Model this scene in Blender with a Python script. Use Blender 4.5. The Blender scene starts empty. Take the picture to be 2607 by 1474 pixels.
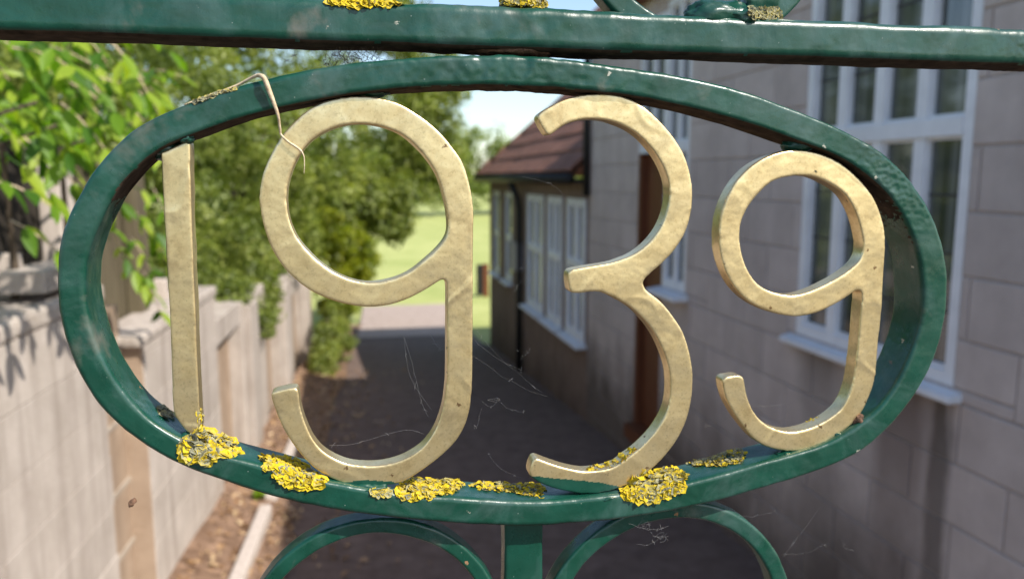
import bpy, bmesh, math, random
import numpy as np
from mathutils import Vector, noise, Matrix
from mathutils.bvhtree import BVHTree

# ------------------------------------------------------------------ camera, sky, sun, exposure
S = bpy.context.scene
COL = S.collection
FPX, CX, CY, WPX = 2000.0, 1303.5, 737.0, 2607.0          # focal length and centre in photograph pixels
PSI, TH = math.radians(11.28), math.radians(8.03)         # camera turned right of the gate's normal, pitched down
CAM = Vector((0.0, -0.32, 1.9))
F = Vector((math.sin(PSI)*math.cos(TH), math.cos(PSI)*math.cos(TH), -math.sin(TH)))
R = Vector((math.cos(PSI), -math.sin(PSI), 0.0))
U = R.cross(F)
cam = bpy.data.cameras.new('camera')
cam.sensor_width = 36.0
cam.lens = FPX/WPX*36.0
cam.clip_start = 0.01
cam.clip_end = 600.0
cam.dof.use_dof = True
cam.dof.focus_distance = 0.322
cam.dof.aperture_fstop = 10.5
cam_o = bpy.data.objects.new('camera', cam)
COL.objects.link(cam_o)
cam_o.matrix_world = Matrix(((R.x, U.x, -F.x, CAM.x), (R.y, U.y, -F.y, CAM.y), (R.z, U.z, -F.z, CAM.z), (0, 0, 0, 1)))
S.camera = cam_o

SUN = Vector((0.50, -0.50, 0.70)).normalized()            # towards the sun: behind the camera, to the right
world = bpy.data.worlds.new('World')
S.world = world
world.use_nodes = True
wn = world.node_tree
wn.nodes.clear()
sky = wn.nodes.new('ShaderNodeTexSky')
sky.sky_type = 'NISHITA'
sky.sun_disc = False
sky.sun_elevation = math.asin(SUN.z)
sky.sun_rotation = math.atan2(SUN.x, SUN.y)
sky.dust_density = 1.0
bg = wn.nodes.new('ShaderNodeBackground')
bg.inputs['Strength'].default_value = 0.15
wo = wn.nodes.new('ShaderNodeOutputWorld')
wn.links.new(sky.outputs[0], bg.inputs[0])
wn.links.new(bg.outputs[0], wo.inputs[0])
sun = bpy.data.lights.new('sun', 'SUN')
sun.energy = 4.6
sun.angle = math.radians(0.53)
sun.color = (1.0, 0.95, 0.86)
sun_o = bpy.data.objects.new('sun', sun)
COL.objects.link(sun_o)
sun_o.rotation_euler = (-SUN).to_track_quat('-Z', 'Y').to_euler()
sun_o.location = (3, -4, 8)

S.view_settings.view_transform = 'Standard'
S.view_settings.look = 'None'
S.view_settings.gamma = 1.0
S.view_settings.exposure = 0.62
S.view_settings.use_curve_mapping = False
S.cycles.use_denoising = True
S.cycles.max_bounces = 8

random.seed(7)
rng = np.random.default_rng(7)

# ------------------------------------------------------------------ helpers
def ray(px, py):
    return F + R*((px-CX)/FPX) + U*((CY-py)/FPX)

def P(px, py, Y=0.0):
    d = ray(px, py)
    return CAM + d*((Y-CAM.y)/d.y)

def proj(p):
    v = Vector(p)-CAM
    z = v.dot(F)
    return CX+FPX*v.dot(R)/z, CY-FPX*v.dot(U)/z

def tag(o, label=None, cat=None, group=None, kind=None):
    if label: o['label'] = label
    if cat: o['category'] = cat
    if group: o['group'] = group
    if kind: o['kind'] = kind
    return o

def empty(name, loc=(0, 0, 0), rz=0.0):
    o = bpy.data.objects.new(name, None)
    COL.objects.link(o)
    o.location = loc
    o.rotation_euler = (0, 0, rz)
    o.empty_display_size = 0.05
    return o

def link(name, me, mat=None, parent=None, loc=None, rot=None, scale=None):
    o = bpy.data.objects.new(name, me)
    COL.objects.link(o)
    if mat is not None and len(me.materials) == 0:
        me.materials.append(mat)
    if parent is not None:
        o.parent = parent
    if loc is not None: o.location = loc
    if rot is not None: o.rotation_euler = rot
    if scale is not None: o.scale = scale
    return o

def mesh(name, verts, faces, smooth=False):
    me = bpy.data.meshes.new(name)
    me.from_pydata([tuple(v) for v in verts], [], faces)
    me.update()
    if smooth:
        me.polygons.foreach_set('use_smooth', [True]*len(me.polygons))
    return me

def boxes_mesh(name, bl):
    v, f = [], []
    for (x0, x1, y0, y1, z0, z1) in bl:
        b = len(v)
        v += [(x0, y0, z0), (x1, y0, z0), (x1, y1, z0), (x0, y1, z0), (x0, y0, z1), (x1, y0, z1), (x1, y1, z1), (x0, y1, z1)]
        f += [(b, b+3, b+2, b+1), (b+4, b+5, b+6, b+7), (b, b+1, b+5, b+4), (b+1, b+2, b+6, b+5), (b+2, b+3, b+7, b+6), (b+3, b, b+4, b+7)]
    return mesh(name, v, f)

def box(name, b, mat, parent=None, bevel=0.0):
    me = boxes_mesh(name, [b])
    if bevel:
        bm = bmesh.new(); bm.from_mesh(me)
        bmesh.ops.bevel(bm, geom=bm.edges[:], offset=bevel, segments=2, affect='EDGES', profile=0.6)
        bm.to_mesh(me); bm.free()
    return link(name, me, mat, parent)

def tube_mesh(name, pts, rad, seg=8):
    """swept tube; rad is a number or one per point"""
    n = len(pts)
    pts = [Vector(p) for p in pts]
    rad = [rad]*n if not hasattr(rad, '__len__') else rad
    v, f = [], []
    up = Vector((0.3, 0.2, 0.93))
    for i, p in enumerate(pts):
        t = (pts[min(i+1, n-1)]-pts[max(i-1, 0)]).normalized()
        a = t.cross(up)
        if a.length < 1e-4: a = t.cross(Vector((1, 0, 0)))
        a.normalize(); b = t.cross(a)
        for k in range(seg):
            w = 2*math.pi*k/seg
            v.append(p+(a*math.cos(w)+b*math.sin(w))*rad[i])
    for i in range(n-1):
        for k in range(seg):
            f.append((i*seg+k, i*seg+(k+1) % seg, (i+1)*seg+(k+1) % seg, (i+1)*seg+k))
    f.append(tuple(range(seg-1, -1, -1)))
    f.append(tuple((n-1)*seg+k for k in range(seg)))
    return mesh(name, v, f, True)

# ------------------------------------------------------------------ materials
def new_mat(name):
    m = bpy.data.materials.new(name)
    m.use_nodes = True
    nt = m.node_tree
    b = nt.nodes['Principled BSDF']
    return m, nt, b

def N(nt, t, **kw):
    n = nt.nodes.new(t)
    for k, v in kw.items():
        if k.startswith('i_'):
            n.inputs[k[2:].replace('_', ' ')].default_value = v
        else:
            setattr(n, k, v)
    return n

def L(nt, a, b): nt.links.new(a, b)

def ramp(nt, src, stops):
    r = nt.nodes.new('ShaderNodeValToRGB')
    el = r.color_ramp.elements
    while len(el) < len(stops): el.new(0.5)
    for e, (p, c) in zip(el, stops):
        e.position = p
        e.color = (c[0], c[1], c[2], 1) if hasattr(c, '__len__') else (c, c, c, 1)
    L(nt, src, r.inputs[0])
    return r

def noise_tex(nt, scale, detail=4, rough=0.55, dist=0.0, coord=None, mapscale=None):
    n = N(nt, 'ShaderNodeTexNoise')
    n.inputs['Scale'].default_value = scale
    n.inputs['Detail'].default_value = detail
    n.inputs['Roughness'].default_value = rough
    n.inputs['Distortion'].default_value = dist
    if coord is None:
        g = N(nt, 'ShaderNodeNewGeometry')
        coord = g.outputs['Position']
    if mapscale:
        mp = N(nt, 'ShaderNodeMapping')
        mp.inputs['Scale'].default_value = mapscale
        L(nt, coord, mp.inputs['Vector'])
        coord = mp.outputs[0]
    L(nt, coord, n.inputs['Vector'])
    return n

def mix(nt, fac, a, b, blend='MIX'):
    m = N(nt, 'ShaderNodeMix', data_type='RGBA', blend_type=blend)
    if hasattr(fac, 'default_value') or hasattr(fac, 'links'):
        L(nt, fac, m.inputs['Factor'])
    else:
        m.inputs['Factor'].default_value = fac
    for s, val in ((m.inputs['A'], a), (m.inputs['B'], b)):
        if hasattr(val, 'links'): L(nt, val, s)
        else: s.default_value = (val[0], val[1], val[2], 1)
    return m.outputs['Result']

def bump(nt, b, h, strength, dist, prev=None):
    n = N(nt, 'ShaderNodeBump')
    n.inputs['Strength'].default_value = strength
    n.inputs['Distance'].default_value = dist
    L(nt, h, n.inputs['Height'])
    if prev is not None: L(nt, prev, n.inputs['Normal'])
    L(nt, n.outputs[0], b.inputs['Normal'])
    return n.outputs[0]

def simple_mat(name, c1, c2, scale, rough=0.8, bs=0.3, bd=0.01, mapscale=None, spec=0.3, detail=5):
    m, nt, b = new_mat(name)
    n = noise_tex(nt, scale, detail, 0.6, mapscale=mapscale)
    r = ramp(nt, n.outputs[0], [(0.3, c1), (0.7, c2)])
    L(nt, r.outputs[0], b.inputs['Base Color'])
    b.inputs['Roughness'].default_value = rough
    b.inputs['Specular IOR Level'].default_value = spec
    if bs: bump(nt, b, n.outputs[0], bs, bd)
    return m

def green_paint():
    m, nt, b = new_mat('green_gloss_paint')
    big = noise_tex(nt, 60, 3, 0.5)
    c = ramp(nt, big.outputs[0], [(0.3, (0.0030, 0.038, 0.022)), (0.72, (0.0055, 0.056, 0.036))])
    # chalky weathered film and grey-brown grime
    chalk = noise_tex(nt, 38, 6, 0.62, 0.6)
    cf = ramp(nt, chalk.outputs[0], [(0.48, 0.0), (0.76, 0.50)])
    col = mix(nt, cf.outputs[0], c.outputs[0], (0.085, 0.138, 0.130))
    grime = noise_tex(nt, 23, 5, 0.6, 0.3)
    gf = ramp(nt, grime.outputs[0], [(0.60, 0.0), (0.72, 0.6)])
    col = mix(nt, gf.outputs[0], col, (0.16, 0.135, 0.11))
    # chips: sparse small cells showing undercoat
    vo = N(nt, 'ShaderNodeTexVoronoi', feature='F1')
    vo.inputs['Scale'].default_value = 150
    vo.inputs['Randomness'].default_value = 1
    g = N(nt, 'ShaderNodeNewGeometry')
    wob = noise_tex(nt, 700, 2)
    wv = N(nt, 'ShaderNodeVectorMath', operation='MULTIPLY_ADD')
    L(nt, wob.outputs['Color'], wv.inputs[0]); wv.inputs[1].default_value = (0.003, 0.003, 0.003)
    L(nt, g.outputs['Position'], wv.inputs[2])
    L(nt, wv.outputs[0], vo.inputs['Vector'])
    near = ramp(nt, vo.outputs['Distance'], [(0.10, 0.9), (0.15, 0.0)])
    pick = N(nt, 'ShaderNodeSeparateColor')
    L(nt, vo.outputs['Color'], pick.inputs[0])
    rare = ramp(nt, pick.outputs[0], [(0.93, 0.0), (0.94, 1.0)])
    chip = N(nt, 'ShaderNodeMath', operation='MULTIPLY')
    L(nt, near.outputs[0], chip.inputs[0]); L(nt, rare.outputs[0], chip.inputs[1])
    chipc = ramp(nt, pick.outputs[1], [(0.3, (0.42, 0.40, 0.33)), (0.75, (0.30, 0.13, 0.05))])
    col = mix(nt, chip.outputs[0], col, chipc.outputs[0])
    # rust bleeding through in a few places
    ru = noise_tex(nt, 52, 7, 0.7, 0.8)
    rf = ramp(nt, ru.outputs[0], [(0.685, 0.0), (0.73, 0.75)])
    col = mix(nt, rf.outputs[0], col, (0.13, 0.062, 0.034))
    # dust specks
    sp = N(nt, 'ShaderNodeTexVoronoi', feature='F1')
    sp.inputs['Scale'].default_value = 420
    L(nt, g.outputs['Position'], sp.inputs['Vector'])
    sf = ramp(nt, sp.outputs['Distance'], [(0.06, 0.45), (0.10, 0.0)])
    sc = N(nt, 'ShaderNodeSeparateColor'); L(nt, sp.outputs['Color'], sc.inputs[0])
    sr = ramp(nt, sc.outputs[0], [(0.90, 0.0), (0.92, 1.0)])
    sm = N(nt, 'ShaderNodeMath', operation='MULTIPLY')
    L(nt, sf.outputs[0], sm.inputs[0]); L(nt, sr.outputs[0], sm.inputs[1])
    col = mix(nt, sm.outputs[0], col, (0.45, 0.47, 0.43))
    L(nt, col, b.inputs['Base Color'])
    rn = noise_tex(nt, 80, 4, 0.6)
    rr = ramp(nt, rn.outputs[0], [(0.3, 0.22), (0.7, 0.42)])
    L(nt, rr.outputs[0], b.inputs['Roughness'])
    b.inputs['Specular IOR Level'].default_value = 0.5
    dr_ = noise_tex(nt, 120, 3, 0.5, 0.3, mapscale=(1, 1, 0.35))
    nd_ = bump(nt, b, dr_.outputs[0], 0.28, 0.0010)
    h1 = noise_tex(nt, 260, 4, 0.6, 0.4)
    n1 = bump(nt, b, h1.outputs[0], 0.16, 0.0006, nd_)
    h2 = noise_tex(nt, 1100, 3, 0.6)
    bump(nt, b, h2.outputs[0], 0.12, 0.0003, n1)
    return m

def gold_paint():
    m, nt, b = new_mat('gold_paint')
    n = noise_tex(nt, 90, 6, 0.65, 0.5)
    c = ramp(nt, n.outputs[0], [(0.20, (0.44, 0.31, 0.14)), (0.42, (0.71, 0.55, 0.285)), (0.75, (0.87, 0.71, 0.41))])
    f = noise_tex(nt, 900, 3, 0.6)
    ff = ramp(nt, f.outputs[0], [(0.30, 0.28), (0.46, 0.0)])
    col = mix(nt, ff.outputs[0], c.outputs[0], (0.24, 0.17, 0.07))
    sp = noise_tex(nt, 330, 2, 0.5)
    sf = ramp(nt, sp.outputs[0], [(0.20, 0.8), (0.25, 0.0)])
    col = mix(nt, sf.outputs[0], col, (0.10, 0.085, 0.06))
    gr = noise_tex(nt, 34, 6, 0.7, 0.6)
    gf = ramp(nt, gr.outputs[0], [(0.52, 0.0), (0.70, 0.50)])
    col = mix(nt, gf.outputs[0], col, (0.34, 0.26, 0.15))
    vo = N(nt, 'ShaderNodeTexVoronoi', feature='F1'); vo.inputs['Scale'].default_value = 210
    wob = noise_tex(nt, 800, 2); g = N(nt, 'ShaderNodeNewGeometry')
    wv = N(nt, 'ShaderNodeVectorMath', operation='MULTIPLY_ADD')
    L(nt, wob.outputs['Color'], wv.inputs[0]); wv.inputs[1].default_value = (0.003, 0.003, 0.003); L(nt, g.outputs['Position'], wv.inputs[2])
    L(nt, wv.outputs[0], vo.inputs['Vector'])
    near = ramp(nt, vo.outputs['Distance'], [(0.14, 1.0), (0.20, 0.0)])
    pk = N(nt, 'ShaderNodeSeparateColor'); L(nt, vo.outputs['Color'], pk.inputs[0])
    rare = ramp(nt, pk.outputs[0], [(0.955, 0.0), (0.96, 0.9)])
    cm = N(nt, 'ShaderNodeMath', operation='MULTIPLY'); L(nt, near.outputs[0], cm.inputs[0]); L(nt, rare.outputs[0], cm.inputs[1])
    cc = ramp(nt, pk.outputs[1], [(0.4, (0.05, 0.06, 0.045)), (0.8, (0.20, 0.11, 0.05))])
    col = mix(nt, cm.outputs[0], col, cc.outputs[0])
    L(nt, col, b.inputs['Base Color'])
    b.inputs['Metallic'].default_value = 0.86
    rr = ramp(nt, n.outputs[0], [(0.3, 0.40), (0.7, 0.28)])
    L(nt, rr.outputs[0], b.inputs['Roughness'])
    h0 = noise_tex(nt, 110, 3, 0.5, 0.5)
    n0 = bump(nt, b, h0.outputs[0], 0.08, 0.0012)
    h1 = noise_tex(nt, 420, 5, 0.65, 1.0, mapscale=(1, 1, 0.6))
    bump(nt, b, h1.outputs[0], 0.10, 0.0004, n0)
    return m

def wall_mat(name, base, dark, streak, ground_dirt=None, stain=None, moss=None, sk=(14, 0.6)):
    """rough masonry: mottling, vertical weather streaks, a dirty foot and optional stains of their own shape"""
    m, nt, b = new_mat(name)
    n = noise_tex(nt, 6, 6, 0.65)
    c = ramp(nt, n.outputs[0], [(0.3, dark), (0.7, base)])
    st = noise_tex(nt, 1.0, 4, 0.6, mapscale=(sk[0], sk[0], 0.8))
    sf = ramp(nt, st.outputs[0], [(0.46, 0.0), (0.70, sk[1])])
    col = mix(nt, sf.outputs[0], c.outputs[0], streak)
    g = N(nt, 'ShaderNodeNewGeometry')
    sx = N(nt, 'ShaderNodeSeparateXYZ')
    L(nt, g.outputs['Position'], sx.inputs[0])
    if ground_dirt:
        col_d, z0, z1 = ground_dirt
        nd = noise_tex(nt, 2.2, 5, 0.65, mapscale=(1, 1, 0.6))
        ad = N(nt, 'ShaderNodeMath', operation='MULTIPLY_ADD')
        L(nt, nd.outputs[0], ad.inputs[0]); ad.inputs[1].default_value = -1.1
        L(nt, sx.outputs['Z'], ad.inputs[2])
        mr = N(nt, 'ShaderNodeMapRange')
        L(nt, ad.outputs[0], mr.inputs[0])
        mr.inputs[1].default_value = z0-0.55; mr.inputs[2].default_value = z1-0.55
        mr.inputs[3].default_value = 0.85; mr.inputs[4].default_value = 0.0
        col = mix(nt, mr.outputs[0], col, col_d)
    for (yc, w, zt, zb, sc) in (stain or []):
        nd = noise_tex(nt, 5, 4, 0.6, mapscale=(1, 3, 0.5))
        a1 = N(nt, 'ShaderNodeMath', operation='MULTIPLY_ADD')
        L(nt, nd.outputs[0], a1.inputs[0]); a1.inputs[1].default_value = 0.10
        L(nt, sx.outputs['Y'], a1.inputs[2])
        sb = N(nt, 'ShaderNodeMath', operation='SUBTRACT'); L(nt, a1.outputs[0], sb.inputs[0]); sb.inputs[1].default_value = yc+0.05
        ab = N(nt, 'ShaderNodeMath', operation='ABSOLUTE'); L(nt, sb.outputs[0], ab.inputs[0])
        m1 = N(nt, 'ShaderNodeMapRange'); L(nt, ab.outputs[0], m1.inputs[0])
        m1.inputs[1].default_value = w*0.35; m1.inputs[2].default_value = w; m1.inputs[3].default_value = 0.85; m1.inputs[4].default_value = 0
        m2 = N(nt, 'ShaderNodeMapRange'); L(nt, sx.outputs['Z'], m2.inputs[0])
        m2.inputs[1].default_value = zb; m2.inputs[2].default_value = zt; m2.inputs[3].default_value = 0.35; m2.inputs[4].default_value = 1
        m3 = N(nt, 'ShaderNodeMath', operation='LESS_THAN'); L(nt, sx.outputs['Z'], m3.inputs[0]); m3.inputs[1].default_value = zt
        mu = N(nt, 'ShaderNodeMath', operation='MULTIPLY'); L(nt, m1.outputs[0], mu.inputs[0]); L(nt, m2.outputs[0], mu.inputs[1])
        mu2 = N(nt, 'ShaderNodeMath', operation='MULTIPLY'); L(nt, mu.outputs[0], mu2.inputs[0]); L(nt, m3.outputs[0], mu2.inputs[1])
        col = mix(nt, mu2.outputs[0], col, sc)
    if moss:
        nm = noise_tex(nt, 9, 5, 0.7)
        mf = ramp(nt, nm.outputs[0], [(0.6, 0.0), (0.75, 0.6)])
        col = mix(nt, mf.outputs[0], col, moss)
    oi = N(nt, 'ShaderNodeObjectInfo')
    ov = ramp(nt, oi.outputs['Random'], [(0.0, 0.93), (1.0, 1.05)])
    col = mix(nt, 1.0, col, ov.outputs[0], 'MULTIPLY')
    L(nt, col, b.inputs['Base Color'])
    b.inputs['Roughness'].default_value = 0.9
    b.inputs['Specular IOR Level'].default_value = 0.2
    fn = noise_tex(nt, 60, 5, 0.7)
    bump(nt, b, fn.outputs[0], 0.4, 0.01)
    return m

def leaf_mat(name, cols, trans=0.45):
    m, nt, b = new_mat(name)
    at = N(nt, 'ShaderNodeAttribute', attribute_name='leaf')
    r = ramp(nt, at.outputs['Fac'], [(i/(len(cols)-1), c) for i, c in enumerate(cols)])
    L(nt, r.outputs[0], b.inputs['Base Color'])
    b.inputs['Roughness'].default_value = 0.45
    b.inputs['Specular IOR Level'].default_value = 0.4
    tr = N(nt, 'ShaderNodeBsdfTranslucent')
    tc = mix(nt, 1.0, r.outputs[0], (1.6, 1.7, 0.6), 'MULTIPLY')
    L(nt, tc, tr.inputs['Color'])
    ms = N(nt, 'ShaderNodeMixShader')
    ms.inputs[0].default_value = trans
    out = nt.nodes['Material Output']
    L(nt, b.outputs[0], ms.inputs[1]); L(nt, tr.outputs[0], ms.inputs[2])
    L(nt, ms.outputs[0], out.inputs['Surface'])
    return m

def lichen_mat():
    m, nt, b = new_mat('lichen')
    at = N(nt, 'ShaderNodeAttribute', attribute_name='leaf')
    r = ramp(nt, at.outputs['Fac'], [(0.0, (0.13, 0.13, 0.095)), (0.25, (0.30, 0.285, 0.18)), (0.45, (0.40, 0.335, 0.10)), (0.7, (0.54, 0.395, 0.020)), (1.0, (0.64, 0.465, 0.015))])
    n = noise_tex(nt, 900, 3)
    k = ramp(nt, n.outputs[0], [(0.3, 0.6), (0.7, 1.1)])
    col = mix(nt, 1.0, r.outputs[0], k.outputs[0], 'MULTIPLY')
    L(nt, col, b.inputs['Base Color'])
    b.inputs['Roughness'].default_value = 0.85
    b.inputs['Specular IOR Level'].default_value = 0.2
    bump(nt, b, n.outputs[0], 0.5, 0.0004)
    return m

M = {}
M['green'] = green_paint()
M['gold'] = gold_paint()
M['rust'] = simple_mat('rusty_iron', (0.05, 0.03, 0.02), (0.24, 0.13, 0.08), 300, 0.9, 0.8, 0.002)
M['underside'] = simple_mat('bare_dirty_iron', (0.022, 0.015, 0.011), (0.075, 0.050, 0.036), 160, 0.95, 0.6, 0.001, spec=0.08)  # dark brown matte colour for the downward-facing faces of rail and ring
M['lichen'] = lichen_mat()
M['straw'] = simple_mat('dry_straw', (0.36, 0.25, 0.14), (0.66, 0.54, 0.38), 500, 0.6, 0.4, 0.0004)
M['web'] = simple_mat('cobweb_silk', (0.30, 0.29, 0.28), (0.5, 0.49, 0.48), 900, 0.5, 0, 0)
nt_ = M['web'].node_tree
tr_ = nt_.nodes.new('ShaderNodeBsdfTransparent'); mx_ = nt_.nodes.new('ShaderNodeMixShader'); mx_.inputs[0].default_value = 0.5
nt_.links.new(nt_.nodes['Principled BSDF'].outputs[0], mx_.inputs[1]); nt_.links.new(tr_.outputs[0], mx_.inputs[2]); nt_.links.new(mx_.outputs[0], nt_.nodes['Material Output'].inputs['Surface'])
M['debris'] = simple_mat('dead_insects_and_fluff', (0.03, 0.025, 0.02), (0.16, 0.12, 0.09), 900, 0.9, 0.4, 0.0005)
M['house'] = wall_mat('grey_blockwork', (0.56, 0.485, 0.45), (0.45, 0.385, 0.355), (0.36, 0.295, 0.27), sk=(4, 0.4),
                      ground_dirt=((0.075, 0.058, 0.047), 0.10, 0.68),
                      stain=[(2.0, 0.07, 1.14, -0.2, (0.075, 0.058, 0.045)), (2.2, 0.22, 1.14, 0.55, (0.13, 0.085, 0.065)), (2.75, 0.22, 1.14, 0.8, (0.20, 0.17, 0.15))])
M['mortar'] = simple_mat('dark_mortar', (0.40, 0.34, 0.31), (0.47, 0.405, 0.37), 40, 0.95, 0.4, 0.01)
M['annex'] = wall_mat('brown_brick_annex', (0.27, 0.20, 0.17), (0.19, 0.135, 0.11), (0.15, 0.11, 0.09), ground_dirt=((0.07, 0.05, 0.04), -0.5, 0.1))
M['white'] = simple_mat('white_window_paint', (0.66, 0.67, 0.70), (0.78, 0.79, 0.82), 8, 0.45, 0.1, 0.003)
M['lead'] = simple_mat('lead_strip', (0.03, 0.03, 0.035), (0.06, 0.06, 0.06), 40, 0.6, 0, 0)
M['door'] = simple_mat('brown_door_paint', (0.10, 0.032, 0.014), (0.16, 0.055, 0.024), 10, 0.5, 0.2, 0.003, mapscale=(6, 6, 0.6))
M['black'] = simple_mat('black_plastic', (0.010, 0.010, 0.011), (0.020, 0.020, 0.020), 20, 0.5, 0.1, 0.003)
M['greyplastic'] = simple_mat('grey_box', (0.30, 0.29, 0.29), (0.38, 0.36, 0.36), 10, 0.6, 0.1, 0.003)
M['tile'] = simple_mat('brown_roof_tile', (0.15, 0.068, 0.046), (0.28, 0.13, 0.09), 7, 0.85, 0.4, 0.01)
M['pale'] = wall_mat('pale_render', (0.50, 0.435, 0.385), (0.38, 0.325, 0.28), (0.23, 0.185, 0.155), ground_dirt=((0.26, 0.18, 0.12), -0.6, 0.0))
M['brownbrick'] = wall_mat('brown_brick_recess', (0.40, 0.30, 0.22), (0.28, 0.20, 0.14), (0.2, 0.14, 0.1))
M['coping'] = wall_mat('pale_coping', (0.46, 0.395, 0.33), (0.33, 0.27, 0.21), (0.28, 0.22, 0.17), moss=(0.20, 0.17, 0.09))
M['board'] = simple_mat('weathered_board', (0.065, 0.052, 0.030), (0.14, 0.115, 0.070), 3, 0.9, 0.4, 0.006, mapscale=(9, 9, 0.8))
M['shadeboard'] = simple_mat('shade_toned_board', (0.014, 0.011, 0.008), (0.040, 0.031, 0.023), 3, 0.9, 0.4, 0.006, mapscale=(9, 9, 0.8))  # near-black board copy; the shade under the foliage is put into its colour
M['timber'] = simple_mat('pale_timber', (0.40, 0.34, 0.29), (0.56, 0.48, 0.43), 4, 0.85, 0.4, 0.004, mapscale=(8, 8, 1))
M['path'] = simple_mat('tarmac', (0.10, 0.066, 0.053), (0.18, 0.125, 0.102), 9, 0.9, 0.5, 0.01, detail=8)
M['roadtar'] = simple_mat('road_tarmac', (0.045, 0.042, 0.040), (0.085, 0.080, 0.076), 6, 0.9, 0.5, 0.01, detail=8)
M['sunpath'] = simple_mat('sun_toned_path', (0.29, 0.225, 0.19), (0.42, 0.335, 0.29), 12, 0.95, 0.6, 0.01, detail=8)  # paler path copy; sunlight on the far end is put into its colour
M['soil'] = simple_mat('brown_soil', (0.10, 0.055, 0.032), (0.30, 0.19, 0.125), 11, 0.95, 0.8, 0.04, detail=8)
M['litter'] = leaf_mat('dead_leaves', [(0.14, 0.07, 0.03), (0.34, 0.20, 0.10), (0.45, 0.33, 0.20)], 0.1)
M['lawn'] = simple_mat('lawn_grass', (0.27, 0.31, 0.085), (0.42, 0.43, 0.16), 0.7, 0.95, 0.6, 0.05, detail=9)
M['bark'] = simple_mat('bark', (0.05, 0.035, 0.025), (0.13, 0.10, 0.07), 12, 0.95, 0.8, 0.03, mapscale=(1, 1, 0.25))
M['leaf_bright'] = leaf_mat('bright_climber_leaf', [(0.05, 0.13, 0.008), (0.15, 0.27, 0.012), (0.30, 0.39, 0.035)], 0.5)
M['leaf_hedge'] = leaf_mat('hedge_leaf', [(0.055, 0.085, 0.016), (0.16, 0.20, 0.036), (0.31, 0.335, 0.08)], 0.4)
M['leaf_yellow'] = leaf_mat('yellow_green_leaf', [(0.08, 0.12, 0.012), (0.20, 0.24, 0.012), (0.34, 0.33, 0.02)], 0.45)
M['leaf_far'] = leaf_mat('far_tree_leaf', [(0.07, 0.11, 0.022), (0.16, 0.21, 0.042), (0.28, 0.32, 0.08)], 0.45)

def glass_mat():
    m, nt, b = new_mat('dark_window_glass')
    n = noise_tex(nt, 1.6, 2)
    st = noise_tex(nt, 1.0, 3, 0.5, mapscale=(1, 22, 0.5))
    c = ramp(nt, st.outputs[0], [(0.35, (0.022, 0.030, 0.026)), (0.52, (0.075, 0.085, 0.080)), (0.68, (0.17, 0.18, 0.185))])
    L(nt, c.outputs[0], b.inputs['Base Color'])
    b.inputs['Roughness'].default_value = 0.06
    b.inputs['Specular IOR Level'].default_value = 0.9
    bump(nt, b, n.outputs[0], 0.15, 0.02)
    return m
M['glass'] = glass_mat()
M['curtainglass'] = simple_mat('glass_with_net_curtain', (0.20, 0.20, 0.21), (0.34, 0.34, 0.36), 6, 0.12, 0, 0, mapscale=(4, 4, 0.4), spec=0.6)

# ------------------------------------------------------------------ ground
def gz(y):
    if y < 2.5: return 0.0
    return -0.07*(min(y, 13.0)-2.5)

def sheet(name, xs, ys, zoff, mat, wob=0.0, kind='structure', label=None, prof=None):
    v, f = [], []
    for j, y in enumerate(ys):
        xr = xs(y)
        for i, x in enumerate(xr):
            z = gz(y)+zoff+(wob*noise.noise(Vector((x*3, y*3, 1.7))) if wob else 0)
            if prof: z += prof(x, y)
            v.append((x, y, z))
        n = len(xr)
    for j in range(len(ys)-1):
        for i in range(n-1):
            f.append((j*n+i, j*n+i+1, (j+1)*n+i+1, (j+1)*n+i))
    o = link(name, mesh(name, v, f, True), mat)
    return tag(o, label, None, None, kind)

ysn = [-80, -20, -6, -2, 0, 1, 2, 2.5, 3, 4, 5, 6, 8, 10, 12, 13, 14, 16, 20, 30, 45, 70, 120, 260]
sheet('lawn', lambda y: [-200, -60, -20, -8, -3, -1.2, 0, 2, 4, 8, 20, 60, 200], ysn, -0.03, M['lawn'])
yp = [-0.04]+[0.5*i for i in range(33)]
def path_x(y):
    l = -0.60+0.045*max(y, 0)
    r = 2.06 if y < 11.5 else 1.90
    return [l+(r-l)*t/8 for t in range(9)]
sheet('path', path_x, yp, 0.0, M['path'], wob=0.006)
sheet('sunlit_path_end', lambda y: [q+(0.004 if i == 0 else 0) for i, q in enumerate(path_x(y))], [12.6+0.25*i for i in range(15)], 0.010, M['sunpath'], wob=0.006)  # far end of the path, with sunlight painted in as a paler tone
ys = [0.25*i for i in range(-4, 57)]
def soil_x(y):
    l = -1.02+0.035*y
    r = -0.58+0.045*max(y, 0)+0.03*math.sin(y*2.3)
    return [l+(r-l)*t/10 for t in range(11)]
def soil_prof(x, y):
    t = (x-(-1.02+0.035*y))/0.45
    return 0.13*max(0.0, 1-t)**1.2+0.03*noise.noise(Vector((x*9, y*9, 0)))
sheet('soil_border', soil_x, ys, 0.012, M['soil'], prof=soil_prof)

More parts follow.
